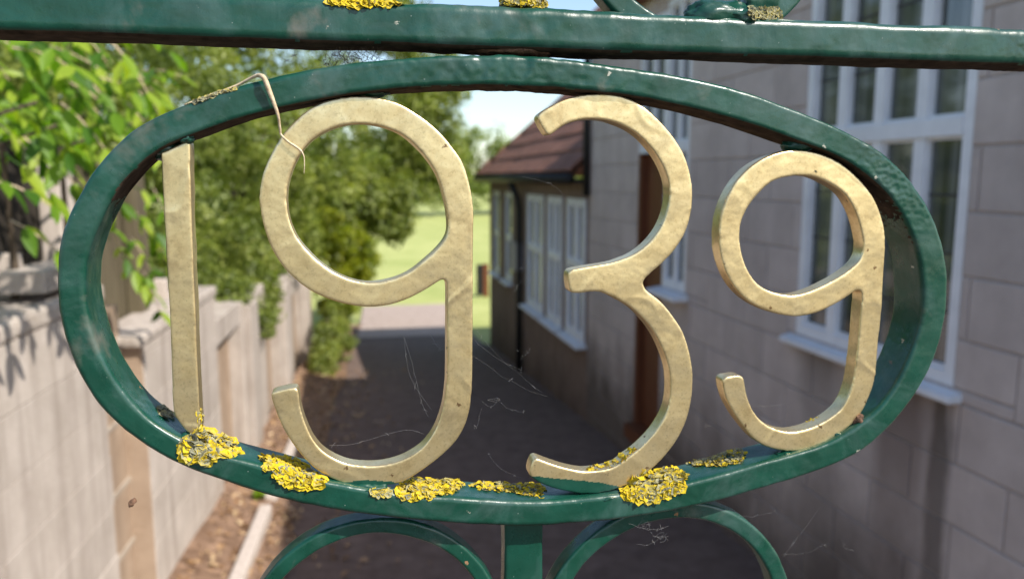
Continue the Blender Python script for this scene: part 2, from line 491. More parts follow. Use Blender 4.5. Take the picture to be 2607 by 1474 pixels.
sheet('road', lambda y: [-40+10*i for i in range(9)], [-40, -20, -8, -6.1], 0.004, M['roadtar'])
sheet('forecourt', lambda y: [-12+3*i for i in range(9)], [-6.1, -3, -1.2, -0.05], 0.008, M['roadtar'])
def leaf_mesh(name, cen, size, mat, nrm=None, up_bias=0.5, narrow=0.5, tone=None):
    """many folded leaf-sized faces; cen (n,3), size (n,)"""
    n = len(cen)
    d = rng.normal(size=(n, 3)); d /= np.linalg.norm(d, axis=1)[:, None]
    nr = rng.normal(size=(n, 3))
    if nrm is not None: nr = nr*0.42+nrm
    nr[:, 2] += up_bias
    nr /= np.linalg.norm(nr, axis=1)[:, None]
    d -= nr*(d*nr).sum(1)[:, None]; d /= np.linalg.norm(d, axis=1)[:, None]
    w = np.cross(nr, d)
    s = size[:, None]
    a = cen-d*s*0.5
    c = cen+d*s*0.5-nr*s*0.12
    l = cen+w*s*narrow*0.5+nr*s*0.10
    r = cen-w*s*narrow*0.5+nr*s*0.10
    v = np.stack([a, l, c, r], 1).reshape(-1, 3)
    me = bpy.data.meshes.new(name)
    me.vertices.add(4*n); me.vertices.foreach_set('co', v.astype(np.float32).ravel())
    idx = np.arange(n)[:, None]*4
    tri = np.concatenate([idx+[0, 1, 2], idx+[0, 2, 3]], 1).reshape(-1)
    me.loops.add(6*n); me.loops.foreach_set('vertex_index', tri.astype(np.int32))
    me.polygons.add(2*n)
    me.polygons.foreach_set('loop_start', np.arange(0, 6*n, 3, dtype=np.int32))
    me.polygons.foreach_set('loop_total', np.full(2*n, 3, dtype=np.int32))
    at = me.attributes.new('leaf', 'FLOAT', 'POINT')
    t = rng.random(n) if tone is None else tone
    at.data.foreach_set('value', np.repeat(np.clip(t, 0, 1), 4).astype(np.float32))
    me.update(); me.validate()
    me.materials.append(mat)
    return me

def clump_points(n, centers, radii, per=None):
    """points spread through ellipsoid shells of many small clumps"""
    k = rng.integers(0, len(centers), n)
    d = rng.normal(size=(n, 3)); d /= np.linalg.norm(d, axis=1)[:, None]
    rr = (0.35+0.65*rng.random(n)**0.5)[:, None]
    return centers[k]+d*rr*radii[k], d, k

# leaf litter on the soil
cs = []
for i in range(1500):
    y = random.uniform(1.5, 9.5); l, r = soil_x(y)[0], soil_x(y)[-1]
    x = random.uniform(l+0.05, r) if i % 5 else r+abs(random.gauss(0, 0.35))
    cs.append((x, y, gz(y)+0.02+(soil_prof(x, y) if x < r else 0)))
o = link('leaf_litter', leaf_mesh('leaf_litter', np.array(cs), rng.uniform(0.03, 0.07, 1500), M['litter'], up_bias=2.5))
tag(o, 'scattered dead brown leaves on the soil border below the pale wall', 'leaves', None, 'stuff')

# ------------------------------------------------------------------ house on the right
def rect_sub(r, holes):
    out = [r]
    for (a0, a1, b0, b1) in holes:
        nx = []
        for (y0, y1, z0, z1) in out:
            if a1 <= y0 or a0 >= y1 or b1 <= z0 or b0 >= z1:
                nx.append((y0, y1, z0, z1)); continue
            if z0 < b0: nx.append((y0, y1, z0, b0))
            if z1 > b1: nx.append((y0, y1, b1, z1))
            zz0, zz1 = max(z0, b0), min(z1, b1)
            if y0 < a0: nx.append((y0, a0, zz0, zz1))
            if y1 > a1: nx.append((a1, y1, zz0, zz1))
        out = nx
    return out

def block_mesh(w, h, t, ch=0.004):
    """a block facing -X: w along Y, h along Z, t thick, chamfered front edge; origin at back lower corner"""
    v = [(0, 0, 0), (0, w, 0), (0, w, h), (0, 0, h), (-t+ch, 0, 0), (-t+ch, w, 0), (-t+ch, w, h), (-t+ch, 0, h),
         (-t, ch, ch), (-t, w-ch, ch), (-t, w-ch, h-ch), (-t, ch, h-ch)]
    f = [(0, 1, 5, 4), (1, 2, 6, 5), (2, 3, 7, 6), (3, 0, 4, 7), (4, 5, 9, 8), (5, 6, 10, 9), (6, 7, 11, 10), (7, 4, 8, 11), (8, 9, 10, 11), (0, 3, 2, 1)]
    return mesh('block', v, f)
block_cache = {}
def lay_blocks(parent, mat, y0, y1, z0, z1, bw, bh, holes, xback, t, joint=0.006, mirror=False, jit=0.0015, zshift=0.0):
    row = 0
    z = z0
    while z < z1-0.01:
        h = min(bh, z1-z)
        y = y0-(bw/2 if row % 2 else 0)
        while y < y1:
            a, b = max(y, y0), min(y+bw, y1)
            if b-a > 0.03:
                for (p, q, s, u) in rect_sub((a, b, z, z+h), holes):
                    w, hh = q-p-joint, u-s-joint
                    if w < 0.02 or hh < 0.015: continue
                    key = (round(w, 3), round(hh, 3), t, mat.name)
                    if key not in block_cache:
                        me = block_mesh(key[0], key[1], t, 0.0015 if mirror else 0.004); me.materials.append(mat); block_cache[key] = me
                    ob = link('block', block_cache[key], None, parent,
                              (xback+random.uniform(-jit, jit), p+joint/2, s+joint/2))
                    if mirror: ob.rotation_euler = (0, 0, math.pi); ob.location.y = q-joint/2
            y += bw
        z += bh
        row += 1

house = tag(empty('house', (4.0, 3.0, 0)), 'grey block house with white leaded windows and a brown door', 'house')
HB = (-4.0, -3.0)     # house origin offset for children
def hbox(name, b, mat, parent=house, bevel=0.0, off=(4.0, 3.0)):
    return box(name, (b[0]-off[0], b[1]-off[0], b[2]-off[1], b[3]-off[1], b[4], b[5]), mat, parent, bevel)
W1 = (1.965, 2.955, 1.19, 3.02)            # near window opening  y0 y1 z0 z1
W2 = (4.215, 4.60, 1.19, 3.02)              # far window
DR = (4.60, 5.085, 0.06, 2.97)               # door with fanlight
holes = [W1, W2, DR]
Y0, Y1, Z1 = 0.6, 6.28, 3.10
mort = []
for (p, q, s, u) in rect_sub((Y0, Y1, -0.6, Z1), holes):
    mort.append((2.008-4, 2.10-4, p-3, q-3, s, u))
link('mortar_bed', boxes_mesh('mortar_bed', mort), M['mortar'], house)
class Off: pass
wall_anchor = house
lay_blocks(house, M['house'], Y0-3, Y1-3, -0.365, Z1, 0.44, 0.2155, [(h[0]-3, h[1]-3, h[2], h[3]) for h in holes], 2.06-4, 0.06)
hbox('inner_wall', (2.16, 7.5, Y0+0.01, Y1-0.05, -0.6, Z1-0.02), M['mortar'])
hbox('end_wall', (2.10, 7.5, Y1-0.045, Y1-0.003, -0.6, Z1-0.01), M['house'])
# roof: hipped, 45 degrees, thin overhang
e = 0.13
v = [(2-e-4, Y0-e-3, Z1+.06), (7.6-4, Y0-e-3, Z1+.06), (7.6-4, Y1+e-3, Z1+.06), (2-e-4, Y1+e-3, Z1+.06), (4.7-4, 3.30-3, 5.9), (4.7-4, 3.50-3, 5.9),
     (2-e-4, Y0-e-3, Z1), (7.6-4, Y0-e-3, Z1), (7.6-4, Y1+e-3, Z1), (2-e-4, Y1+e-3, Z1)]
f = [(0, 1, 4), (1, 2, 5, 4), (2, 3, 5), (3, 0, 4, 5), (6, 9, 8, 7), (0, 6, 7, 1), (1, 7, 8, 2), (2, 8, 9, 3), (3, 9, 6, 0)]
link('roof', mesh('roof', v, f), M['tile'], house)

def window(name, parent, off, y0, y1, z0, z1, cols, rows, xf, frame=0.05, mull=0.036, sill=True, leads=None, pane_mat=None, sill_out=0.10, transom=None, depth=0.06):
    """frame mesh is the part; mullions, panes, lead strips and sill are its pieces. xf = outer face (wall faces -X)"""
    ox, oy = off
    x0, x1 = xf-ox, xf+depth-ox
    fr = boxes_mesh(name, [(x0, x1, y0-oy, y0+frame-oy, z0, z1), (x0, x1, y1-frame-oy, y1-oy, z0, z1),
                           (x0, x1, y0+frame-oy, y1-frame-oy, z0, z0+frame), (x0, x1, y0+frame-oy, y1-frame-oy, z1-frame, z1)])
    w = link(name, fr, M['white'], parent)
    ys_ = [y0+frame]
    cw = (y1-y0-2*frame-mull*(cols-1))/cols
    zs = [(z0+frame, z1-frame)] if transom is None else [(z0+frame, transom-0.03), (transom+0.03, z1-frame)]
    if transom is not None:
        link('transom', boxes_mesh('transom', [(x0-0.006, x1, y0+frame-oy, y1-frame-oy, transom-0.03, transom+0.03)]), M['white'], w)
    for (za, zb) in zs:
        for c in range(cols):
            a = y0+frame+c*(cw+mull)
            if c: link('mullion', boxes_mesh('mullion', [(x0+0.003, x1, a-mull-oy, a-oy, za, zb)]), M['white'], w)
            # casement bead around the pane, then the pane
            bd = 0.009
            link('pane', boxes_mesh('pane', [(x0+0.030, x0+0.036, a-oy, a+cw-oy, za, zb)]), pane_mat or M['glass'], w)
            link('bead', boxes_mesh('bead', [(x0+0.014, x0+0.030, a-oy, a+bd-oy, za, zb), (x0+0.014, x0+0.030, a+cw-bd-oy, a+cw-oy, za, zb),
                                            (x0+0.014, x0+0.030, a+bd-oy, a+cw-bd-oy, za, za+bd*1.8), (x0+0.014, x0+0.030, a+bd-oy, a+cw-bd-oy, zb-bd*1.4, zb)]), M['white'], w)
            if leads:
                k = int((zb-za)/leads)
                for q in range(1, k+1):
                    zz = za+(zb-za)*q/(k+1)
                    link('lead_strip', boxes_mesh('lead_strip', [(x0+0.026, x0+0.031, a+bd-oy, a+cw-bd-oy, zz-0.004, zz+0.004)]), M['lead'], w)
    if sill:
        v = [(x0-sill_out, y0-0.05-oy, z0-0.047), (x0-sill_out, y1+0.05-oy, z0-0.047), (x1, y1+0.05-oy, z0-0.047), (x1, y0-0.05-oy, z0-0.047),
             (x0-sill_out, y0-0.05-oy, z0-0.022), (x0-sill_out, y1+0.05-oy, z0-0.022), (x1, y1+0.05-oy, z0+0.004), (x1, y0-0.05-oy, z0+0.004)]
        me = mesh('sill', v, [(0, 1, 2, 3), (7, 6, 5, 4), (0, 4, 5, 1), (1, 5, 6, 2), (2, 6, 7, 3), (3, 7, 4, 0)])
        bm = bmesh.new(); bm.from_mesh(me); bmesh.ops.recalc_face_normals(bm, faces=bm.faces[:])
        bmesh.ops.bevel(bm, geom=bm.edges[:], offset=0.006, segments=2, affect='EDGES'); bm.to_mesh(me); bm.free()
        link('sill', me, M['white'], w)
    return w

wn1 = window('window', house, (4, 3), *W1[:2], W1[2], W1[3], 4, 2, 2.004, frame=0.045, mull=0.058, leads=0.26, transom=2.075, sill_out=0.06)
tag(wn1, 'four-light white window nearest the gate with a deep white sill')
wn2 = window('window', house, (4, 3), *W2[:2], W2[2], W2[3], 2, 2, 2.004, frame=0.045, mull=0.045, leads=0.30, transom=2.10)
tag(wn2, 'narrow white window beside the brown door')
dr = hbox('door', (2.055, 2.10, DR[0]+0.045, DR[1]-0.045, 0.10, 2.07), M['door'])
link('door_panel', boxes_mesh('door_panel', [(2.045-4, 2.056-4, DR[0]+0.10-3, DR[1]-0.10-3, 0.25, 0.95), (2.045-4, 2.056-4, DR[0]+0.10-3, DR[1]-0.10-3, 1.10, 1.95)]), M['door'], dr)
link('door_frame', boxes_mesh('door_frame', [(2.003-4, 2.10-4, DR[0]-3+0.001, DR[0]+0.045-3, 0.10, 2.07), (2.003-4, 2.10-4, DR[1]-0.045-3, DR[1]-3, 0.10, 2.07)]), M['door'], dr)
link('threshold', boxes_mesh('threshold', [(1.93-4, 2.10-4, DR[0]-3, DR[1]-3, 0.0, 0.098)]), M['door'], dr)
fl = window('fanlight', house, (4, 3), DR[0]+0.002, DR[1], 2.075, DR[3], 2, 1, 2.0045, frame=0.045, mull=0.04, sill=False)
# short dark vertical tube at the far corner of the house
link('corner_dark_tube', tube_mesh('corner_dark_tube', [(1.96-4, 6.25-3, 1.75), (1.96-4, 6.25-3, 2.4), (1.96-4, 6.25-3, 3.05)], 0.03, 10), M['black'], house)
link('gully', boxes_mesh('gully', [(1.80-4, 2.0-4, 1.93-3, 2.22-3, 0.004, 0.22)]), M['mortar'], house)

# ------------------------------------------------------------------ annex
AX = (4.0, 9.0)
annex = tag(empty('annex', (4.0, 9.0, gz(9.0))), 'low brown annex with tiled hip roof beyond the grey house', 'building')
AZ = gz(9.0)
def abox(name, b, mat, parent=annex, bevel=0.0):
    return box(name, (b[0]-4, b[1]-4, b[2]-9, b[3]-9, b[4]-AZ, b[5]-AZ), mat, parent, bevel)
AY0, AY1, AZ1 = 6.285, 11.42, 1.90
aw = [(6.36, 6.98, 0.43, 1.72), (7.16, 7.74, 0.43, 1.72), (7.94, 8.74, 0.43, 1.72), (9.7, 10.2, 0.55, 1.72), (10.6, 11.1, 0.55, 1.72)]
wl = [(2.0-4, 2.10-4, p-9, q-9, s-AZ, u-AZ) for (p, q, s, u) in rect_sub((AY0, AY1, -1.0, AZ1), aw)]
link('wall', boxes_mesh('wall', wl), M['annex'], annex)
abox('end_wall', (2.10, 7.4, AY1-0.12, AY1-0.003, -1.0, AZ1-0.005), M['annex'])
abox('core', (2.14, 7.4, AY0+0.01, AY1-0.13, -1.0, AZ1-0.01), M['mortar'])
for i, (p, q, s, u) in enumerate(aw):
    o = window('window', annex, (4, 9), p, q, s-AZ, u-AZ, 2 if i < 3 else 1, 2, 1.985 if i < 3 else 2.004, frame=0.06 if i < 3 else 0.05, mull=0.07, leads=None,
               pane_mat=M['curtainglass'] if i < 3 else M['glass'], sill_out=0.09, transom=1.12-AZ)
# eave, gutter, downpipe
ex, ez, eyend = 1.86, 1.93, 11.62
link('gutter', tube_mesh('gutter', [(ex-0.03-4, 6.30-9, ez-0.03-AZ), (ex-0.03-4, 9-9, ez-0.03-AZ), (ex-0.03-4, eyend-9, ez-0.03-AZ)], 0.05, 10), M['black'], annex)
link('soffit', boxes_mesh('soffit', [(ex-4, 2.0-4, 6.30-9, eyend-9, 1.86-AZ, 1.895-AZ)]), M['black'], annex)
pp = link('downpipe', tube_mesh('downpipe', [(ex-0.02-4, 9.0-9, ez-0.07-AZ), (1.93-4, 9.0-9, 1.66-AZ), (1.945-4, 9.0-9, 1.5-AZ), (1.945-4, 9.0-9, 0.5-AZ), (1.945-4, 9.0-9, -0.46-AZ)], 0.038, 10), M['black'], annex)
abox('meter_box', (1.90, 1.998, 8.98, 9.38, 0.78, 1.12), M['greyplastic'], annex, 0.008)
# tiled slope: each tile a piece
gauge, tw = 0.27, 0.30
roof = link('roof', mesh('roof', [(ex-4, 6.29-9, ez-AZ), (ex-4, eyend-9, ez-AZ), (4.6-4, 8.9-9, ez+2.74-AZ), (4.6-4, 6.29-9, ez+2.74-AZ), (7.5-4, eyend-9, ez-AZ)],
                                [(0, 1, 2, 3), (1, 4, 2)]), M['tile'], annex)
def tile_mesh():
    c = math.cos(math.radians(45)); hw = tw-0.006; ln = gauge+0.06; t = 0.022
    v = []
    for (u, w, lift) in ((0, 0, 0.016), (0, hw, 0.016), (ln, hw, 0.0), (ln, 0, 0.0)):
        bx, bz = u*c-lift*c, u*c+lift*c
        v.append((bx, w, bz)); v.append((bx-t*c, w, bz+t*c))
    return mesh('roof_tile', v, [(1, 3, 5, 7), (0, 6, 4, 2), (0, 2, 3, 1), (2, 4, 5, 3), (4, 6, 7, 5), (6, 0, 1, 7)])
tm = tile_mesh(); tm.materials.append(M['tile'])
c45 = math.cos(math.radians(45))
for row in range(10):
    d = row*gauge
    xx, zz = ex+d*c45, ez+d*c45
    yend = eyend-d*c45
    y = 6.30+(tw/2 if row % 2 else 0)
    while y+tw < yend+0.12:
        link('roof_tile', tm, None, roof, (xx-0.018-4+random.uniform(-.004, .004), y-9, zz+0.018-AZ), (random.uniform(-.01, .01), 0, 0))
        y += tw
hp = []
for k in range(14):
    t = k*0.27*0.72
    hp.append((ex+t*1.0, eyend-t, ez+t))
for k in range(9):
    a, b_ = Vector(hp[k]), Vector(hp[k+1])
    o_ = Vector((4, 9, AZ))
    link('hip_tile', tube_mesh('hip_tile', [a-o_, b_-o_+Vector((0, 0, .02))], [0.075, 0.062], 8), M['tile'], roof)

# ------------------------------------------------------------------ boundary wall on the left (steps down with the ground)
WA = -math.atan(0.035)
bwall = tag(empty('boundary_wall', (-1.0, 0, 0), WA), 'sunlit pale wall with brown recessed panels stepping down the left side', 'wall')
def wbox(name, b, mat, parent=bwall, bevel=0.006): return box(name, b, mat, parent, bevel)
# section A and B: blocks with joints (face +X at local x = 0)
link('backing', boxes_mesh('backing', [(-0.30, -0.006, 0.2, 2.70, -0.2, 1.46), (-0.30, -0.006, 3.16, 4.60, -0.3, 1.20)]), M['brownbrick'], bwall)
lay_blocks(bwall, M['pale'], 0.2, 2.70, -0.06, 1.46, 1.66, 0.19, [], -0.05, 0.05, 0.003, True)
lay_blocks(bwall, M['pale'], 3.16, 4.60, -0.10, 1.20, 1.44, 0.21, [], -0.05, 0.05, 0.003, True)
for (a, b, z) in ((0.2, 0.95, 1.46), (0.955, 1.62, 1.46), (1.625, 2.05, 1.46), (2.055, 2.74, 1.46), (3.12, 3.85, 1.20), (3.855, 4.64, 1.20)):
    wbox('coping', (-0.22, 0.008, a, b, z+0.002, z+0.05+random.uniform(0, .014)), M['pale'], bwall, 0.016)
wbox('coping', (-0.15, -0.01, 2.28, 2.66, 1.552, 1.62), M['pale'])
wbox('brick_panel', (-0.28, -0.09, 2.69, 3.17, -0.3, 1.38), M['brownbrick'])
for z in (0.35, 0.62, 0.9, 1.18):
    wbox('brick_band', (-0.10, -0.082, 2.702, 3.158, z, z+0.02), M['coping'], bwall, 0.002)
edges = [4.62, 5.46, 6.54, 7.46, 8.5, 9.64, 10.4, 11.9]
tops = [0.86, 0.80, 0.68, 0.60, 0.50, 0.42, 0.34]
for i in range(len(edges)-1):
    a, b = edges[i], edges[i+1]
    zb, zt = gz(b)-0.4, gz(a)*0.55+1.12-0.03*i
    if i % 2 == 0:
        wbox('brick_panel', (-0.28, -0.10, a-0.01, b+0.01, zb, zt-0.16), M['brownbrick'])
        wbox('lintel', (-0.28, -0.01, a+0.004, b-0.004, zt-0.158, zt), M['pale'])
    else:
        wbox('pier', (-0.29, 0.0, a, b, zb, zt+0.05), M['pale'], bwall, 0.012)
        wbox('pier', (-0.29, 0.05, a+0.10, a+0.42, zb, zt+0.02), M['pale'], bwall, 0.012)

# board fence above the wall
fence = tag(empty('board_fence', (-1.0, 0, 0), WA), 'weathered upright board fence standing above the pale left wall', 'fence')
y = 0.4
while y < 4.1:
    w = random.uniform(0.12, 0.15)
    dark = y < 2.95  # nearer boards get the copy with foliage shade in its colour
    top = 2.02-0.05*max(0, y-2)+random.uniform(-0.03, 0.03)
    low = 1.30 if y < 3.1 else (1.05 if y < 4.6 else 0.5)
    box('board', (-0.265+random.uniform(-.006, .006), -0.235, y, y+w-0.008, low, top), M['shadeboard'] if dark else M['board'], fence, 0.003)
    y += w
for (yy, zt, ww, m_) in ((2.84, 1.95, 0.15, 'timber'), (2.46, 1.66, 0.05, 'timber'), (3.75, 1.90, 0.10, 'board'), (4.16, 1.36, 0.08, 'timber')):
    box('post', (-0.232, -0.16, yy, yy+ww, 1.0, zt), M[m_], fence, 0.008)
box('rail', (-0.31, -0.272, 0.4, 4.1, 1.70, 1.78), M['shadeboard'], fence, 0.004)

# pale edging timber along the path
for i, (y0, y1) in enumerate(((2.6, 4.35), (4.55, 6.1))):
    o = tag(box('edging_timber', (-0.035, 0.035, -0.5*(y1-y0), 0.5*(y1-y0), -0.04, 0.05), M['timber'], None, 0.012),
            'pale edging timber lying %s on the brown soil beside the path' % ('nearest the gate' if i == 0 else 'farther from the gate'), 'edging', 'edging timbers beside the path')
    ym = 0.5*(y0+y1)
    o.location = (-0.70+0.03*ym, ym, gz(ym)+0.045)
    o.rotation_euler = (-math.atan(0.055 if i == 0 else 0.07), 0, -0.03)

# ------------------------------------------------------------------ planting
def foliage(name, clumps, n, lsize, mat, parent, cr, tone_bias=0.0, sub=26, squash=0.8, narrow=0.5):
    """clumps: ellipsoids (cx,cy,cz,rx,ry,rz); small leaf clumps are scattered on and in them"""
    cen, rad = [], []
    for (cx, cy, cz, rx, ry, rz) in clumps:
        for _ in range(sub):
            d = Vector((random.gauss(0, 1), random.gauss(0, 1), random.gauss(0, 1))).normalized()
            q = random.random()**0.4
            cen.append((cx+d.x*rx*q, cy+d.y*ry*q, cz+d.z*rz*q))
            k = cr*random.uniform(0.6, 1.3)
            rad.append((k, k, k*squash))
    cen, rad = np.array(cen), np.array(rad)
    p, d, k = clump_points(n, cen, rad)
    ct = rng.random(len(cen))*0.5
    tone = ct[k]+rng.random(n)*0.5+tone_bias
    size = rng.uniform(0.7, 1.3, n)*lsize
    loc = np.array(parent.location) if parent is not None else np.zeros(3)
    me = leaf_mesh(name, p-loc, size, mat, nrm=d, up_bias=0.6, tone=tone, narrow=narrow)
    o = link(name, me, None, parent)
    o['kind'] = 'stuff'
    return o

def trunk(parent, pts, r0, r1, name='trunk'):
    n = len(pts)
    return link(name, tube_mesh(name, [Vector(p)-Vector(parent.location) for p in pts], [r0+(r1-r0)*i/(n-1) for i in range(n)], 9), M['bark'], parent)

def plant(name, label, cat, base, trunks, clumps, n, lsize, mat, cr, group=None, **kw):
    t = tag(empty(name, base), label, cat, group)
    for (pts, a, b) in trunks: trunk(t, pts, a, b, 'trunk' if a > 0.02 else 'branch')
    foliage('crown' if 'tree' in name else 'foliage', clumps, n, lsize, mat, t, cr, **kw)
    return t

# tree over the path, shrubs over the wall
plant('overhanging_tree', 'tall green tree overhanging the end of the path beyond the wall', 'tree', (-1.9, 11.0, -0.7),
      [([(-1.9, 11, -0.8), (-1.8, 11, 0.8), (-1.5, 11.2, 2.0), (-1.0, 11.4, 3.2)], 0.16, 0.07), ([(-1.7, 11, 1.4), (-0.9, 11.0, 2.6), (0.2, 11.2, 3.3)], 0.07, 0.025)],
      [(-1.6, 10.5, 2.9, 1.3, 1.5, 1.3), (-0.7, 11.5, 2.6, 1.2, 1.4, 1.0), (0.35, 12.0, 2.65, 0.95, 1.2, 0.75), (0.85, 12.6, 2.2, 0.55, 0.8, 0.55), (-0.8, 11.0, 1.55, 0.9, 1.2, 0.55), (0.45, 12.2, 1.75, 0.55, 0.7, 0.35), (0.62, 12.4, 1.25, 0.12, 0.3, 0.28), (0.05, 11.6, 1.7, 0.4, 0.6, 0.4), (-0.2, 11.8, 4.0, 1.3, 1.2, 0.9), (-1.5, 11.6, 4.3, 1.0, 0.8, 0.6), (0.5, 12.0, 4.3, 0.6, 0.7, 0.5), (1.15, 12.8, 2.9, 0.5, 0.7, 0.55), (1.35, 12.9, 2.0, 0.45, 0.6, 0.5), (0.95, 12.6, 3.6, 0.6, 0.7, 0.5), (0.25, 12.0, 1.35, 0.35, 0.5, 0.35), (1.45, 13.2, 2.3, 0.35, 0.6, 0.45), (1.5, 13.0, 3.5, 0.45, 0.6, 0.4), (-2.2, 11, 3.6, 1.2, 1.2, 1.2)],
      46000, 0.085, M['leaf_hedge'], 0.27, tone_bias=0.1, sub=34)
plant('garden_tree', 'broad leafy tree filling the view behind the left shrubs', 'tree', (-4.2, 14.5, -0.765),
      [([(-4.2, 14.5, -0.85), (-4.1, 14.5, 1.2), (-3.8, 14.6, 3.0)], 0.2, 0.08)],
      [(-4.4, 14.5, 3.2, 1.6, 1.4, 1.6), (-2.6, 15.0, 2.4, 1.4, 1.4, 1.5), (-1.2, 15.6, 3.4, 1.2, 1.2, 1.0), (-5.4, 14.2, 5.0, 1.8, 1.4, 1.4), (-2.8, 15, 4.8, 1.7, 1.4, 1.2), (-4.0, 14.6, 1.2, 1.8, 1.2, 1.2), (-2.0, 15.2, 0.6, 1.0, 1.0, 0.9), (-0.9, 15.5, 1.6, 0.8, 1.0, 0.8)],
      20000, 0.14, M['leaf_far'], 0.42, tone_bias=-0.05, sub=34)
plant('garden_tree', 'tall leafy tree behind the fence at the upper left', 'tree', (-5.2, 8.6, -0.45),
      [([(-5.2, 8.6, -0.5), (-5.1, 8.6, 1.5), (-4.8, 8.7, 3.2)], 0.16, 0.07)],
      [(-4.6, 8.8, 2.6, 1.2, 1.2, 1.2), (-3.2, 9.0, 3.0, 1.0, 1.1, 1.1), (-5.6, 8.4, 3.4, 1.2, 1.2, 1.4), (-3.6, 9.2, 1.4, 1.0, 1.0, 1.0), (-5.6, 8.0, 1.6, 1.2, 1.2, 1.2), (-2.4, 9.4, 3.6, 0.8, 0.9, 0.8)],
      15000, 0.09, M['leaf_hedge'], 0.30, tone_bias=0.1, sub=34)
plant('wall_shrub', 'dense dark green shrub hanging over the low far wall', 'shrub', (-1.7, 6.0, -0.2),
      [([(-1.7, 6, -0.3), (-1.6, 6, 0.8), (-1.5, 6.1, 1.6)], 0.05, 0.02), ([(-1.6, 6, 0.6), (-1.3, 6.6, 1.3)], 0.018, 0.008)],
      [(-1.55, 5.2, 2.0, 0.55, 0.7, 0.75), (-1.4, 6.3, 1.6, 0.55, 0.8, 0.75), (-1.15, 6.9, 1.1, 0.40, 0.7, 0.45), (-1.6, 6.2, 2.6, 0.7, 1.0, 0.7)],
      15000, 0.055, M['leaf_hedge'], 0.16, sub=30)
plant('wall_shrub', 'dense green shrub hanging over the wall behind the first nine', 'shrub', (-1.6, 8.4, -0.4),
      [([(-1.6, 8.4, -0.5), (-1.5, 8.4, 0.7), (-1.3, 8.5, 1.5)], 0.06, 0.02)],
      [(-1.3, 8.2, 1.5, 0.65, 0.9, 0.75), (-0.85, 8.9, 1.2, 0.45, 0.8, 0.55), (-1.5, 8.6, 2.4, 0.8, 1.0, 0.8), (-0.9, 8.6, 2.1, 0.5, 0.8, 0.6)],
      15000, 0.06, M['leaf_hedge'], 0.18, tone_bias=0.04, sub=30)
plant('wall_shrub', 'tall green shrub behind the fence under the top rail', 'shrub', (-2.2, 4.4, 0),
      [([(-2.2, 4.4, -0.1), (-2.1, 4.4, 1.0), (-2.0, 4.5, 2.0)], 0.05, 0.02)],
      [(-1.8, 4.2, 2.45, 0.55, 0.7, 0.5), (-2.2, 5.2, 2.3, 0.7, 0.8, 0.7), (-1.75, 3.6, 2.35, 0.4, 0.5, 0.3), (-2.6, 4.0, 2.5, 0.7, 0.9, 0.7)],
      13000, 0.045, M['leaf_hedge'], 0.14, tone_bias=0.12, sub=30)
plant('wall_shrub', 'dark green shrub beside the numeral one at the fence end', 'shrub', (-1.75, 5.0, -0.17),
      [([(-1.75, 5.0, -0.2), (-1.6, 5.0, 0.8), (-1.45, 5.1, 1.7)], 0.05, 0.02)],
      [(-1.32, 4.9, 1.75, 0.30, 0.5, 0.55), (-1.15, 5.2, 1.25, 0.22, 0.5, 0.30), (-1.25, 5.4, 2.15, 0.35, 0.6, 0.45), (-0.95, 5.9, 1.02, 0.14, 0.5, 0.14), (-0.78, 6.6, 0.80, 0.10, 0.6, 0.22)],
      9000, 0.05, M['leaf_hedge'], 0.12, tone_bias=-0.05, sub=30)
plant('path_bush', 'yellow-green bush at the far left edge of the path', 'bush', (-0.45, 10.6, -0.56),
      [([(-0.45, 10.6, -0.65), (-0.45, 10.6, 0.0), (-0.4, 10.7, 0.7)], 0.03, 0.012)],
      [(-0.42, 10.4, 1.05, 0.42, 0.5, 0.55), (-0.10, 10.7, 0.95, 0.36, 0.5, 0.5), (-0.25, 10.6, 0.25, 0.30, 0.4, 0.4), (0.06, 10.8, 0.70, 0.20, 0.3, 0.40)],
      10500, 0.06, M['leaf_yellow'], 0.13, tone_bias=0.05, sub=26)
plant('path_bush', 'low dark green bush on the ground where wall meets path', 'bush', (-0.40, 9.4, -0.47),
      [([(-0.40, 9.4, -0.55), (-0.40, 9.4, -0.2), (-0.36, 9.5, 0.2)], 0.025, 0.01)],
      [(-0.34, 9.6, 0.05, 0.22, 0.45, 0.42), (-0.24, 10.2, -0.15, 0.22, 0.4, 0.32), (-0.40, 9.2, -0.25, 0.14, 0.3, 0.2)],
      5000, 0.05, M['leaf_hedge'], 0.10, tone_bias=0.15, sub=26)
# small weed by the soil
plant('small_weed', 'small bright green weed on the soil beside the wall foot', 'plant', (-0.62, 4.6, -0.12),
      [([(-0.62, 4.6, -0.16), (-0.61, 4.6, -0.06)], 0.006, 0.004)], [(-0.61, 4.6, -0.03, 0.05, 0.06, 0.06)], 120, 0.05, M['leaf_bright'], 0.03, sub=5)
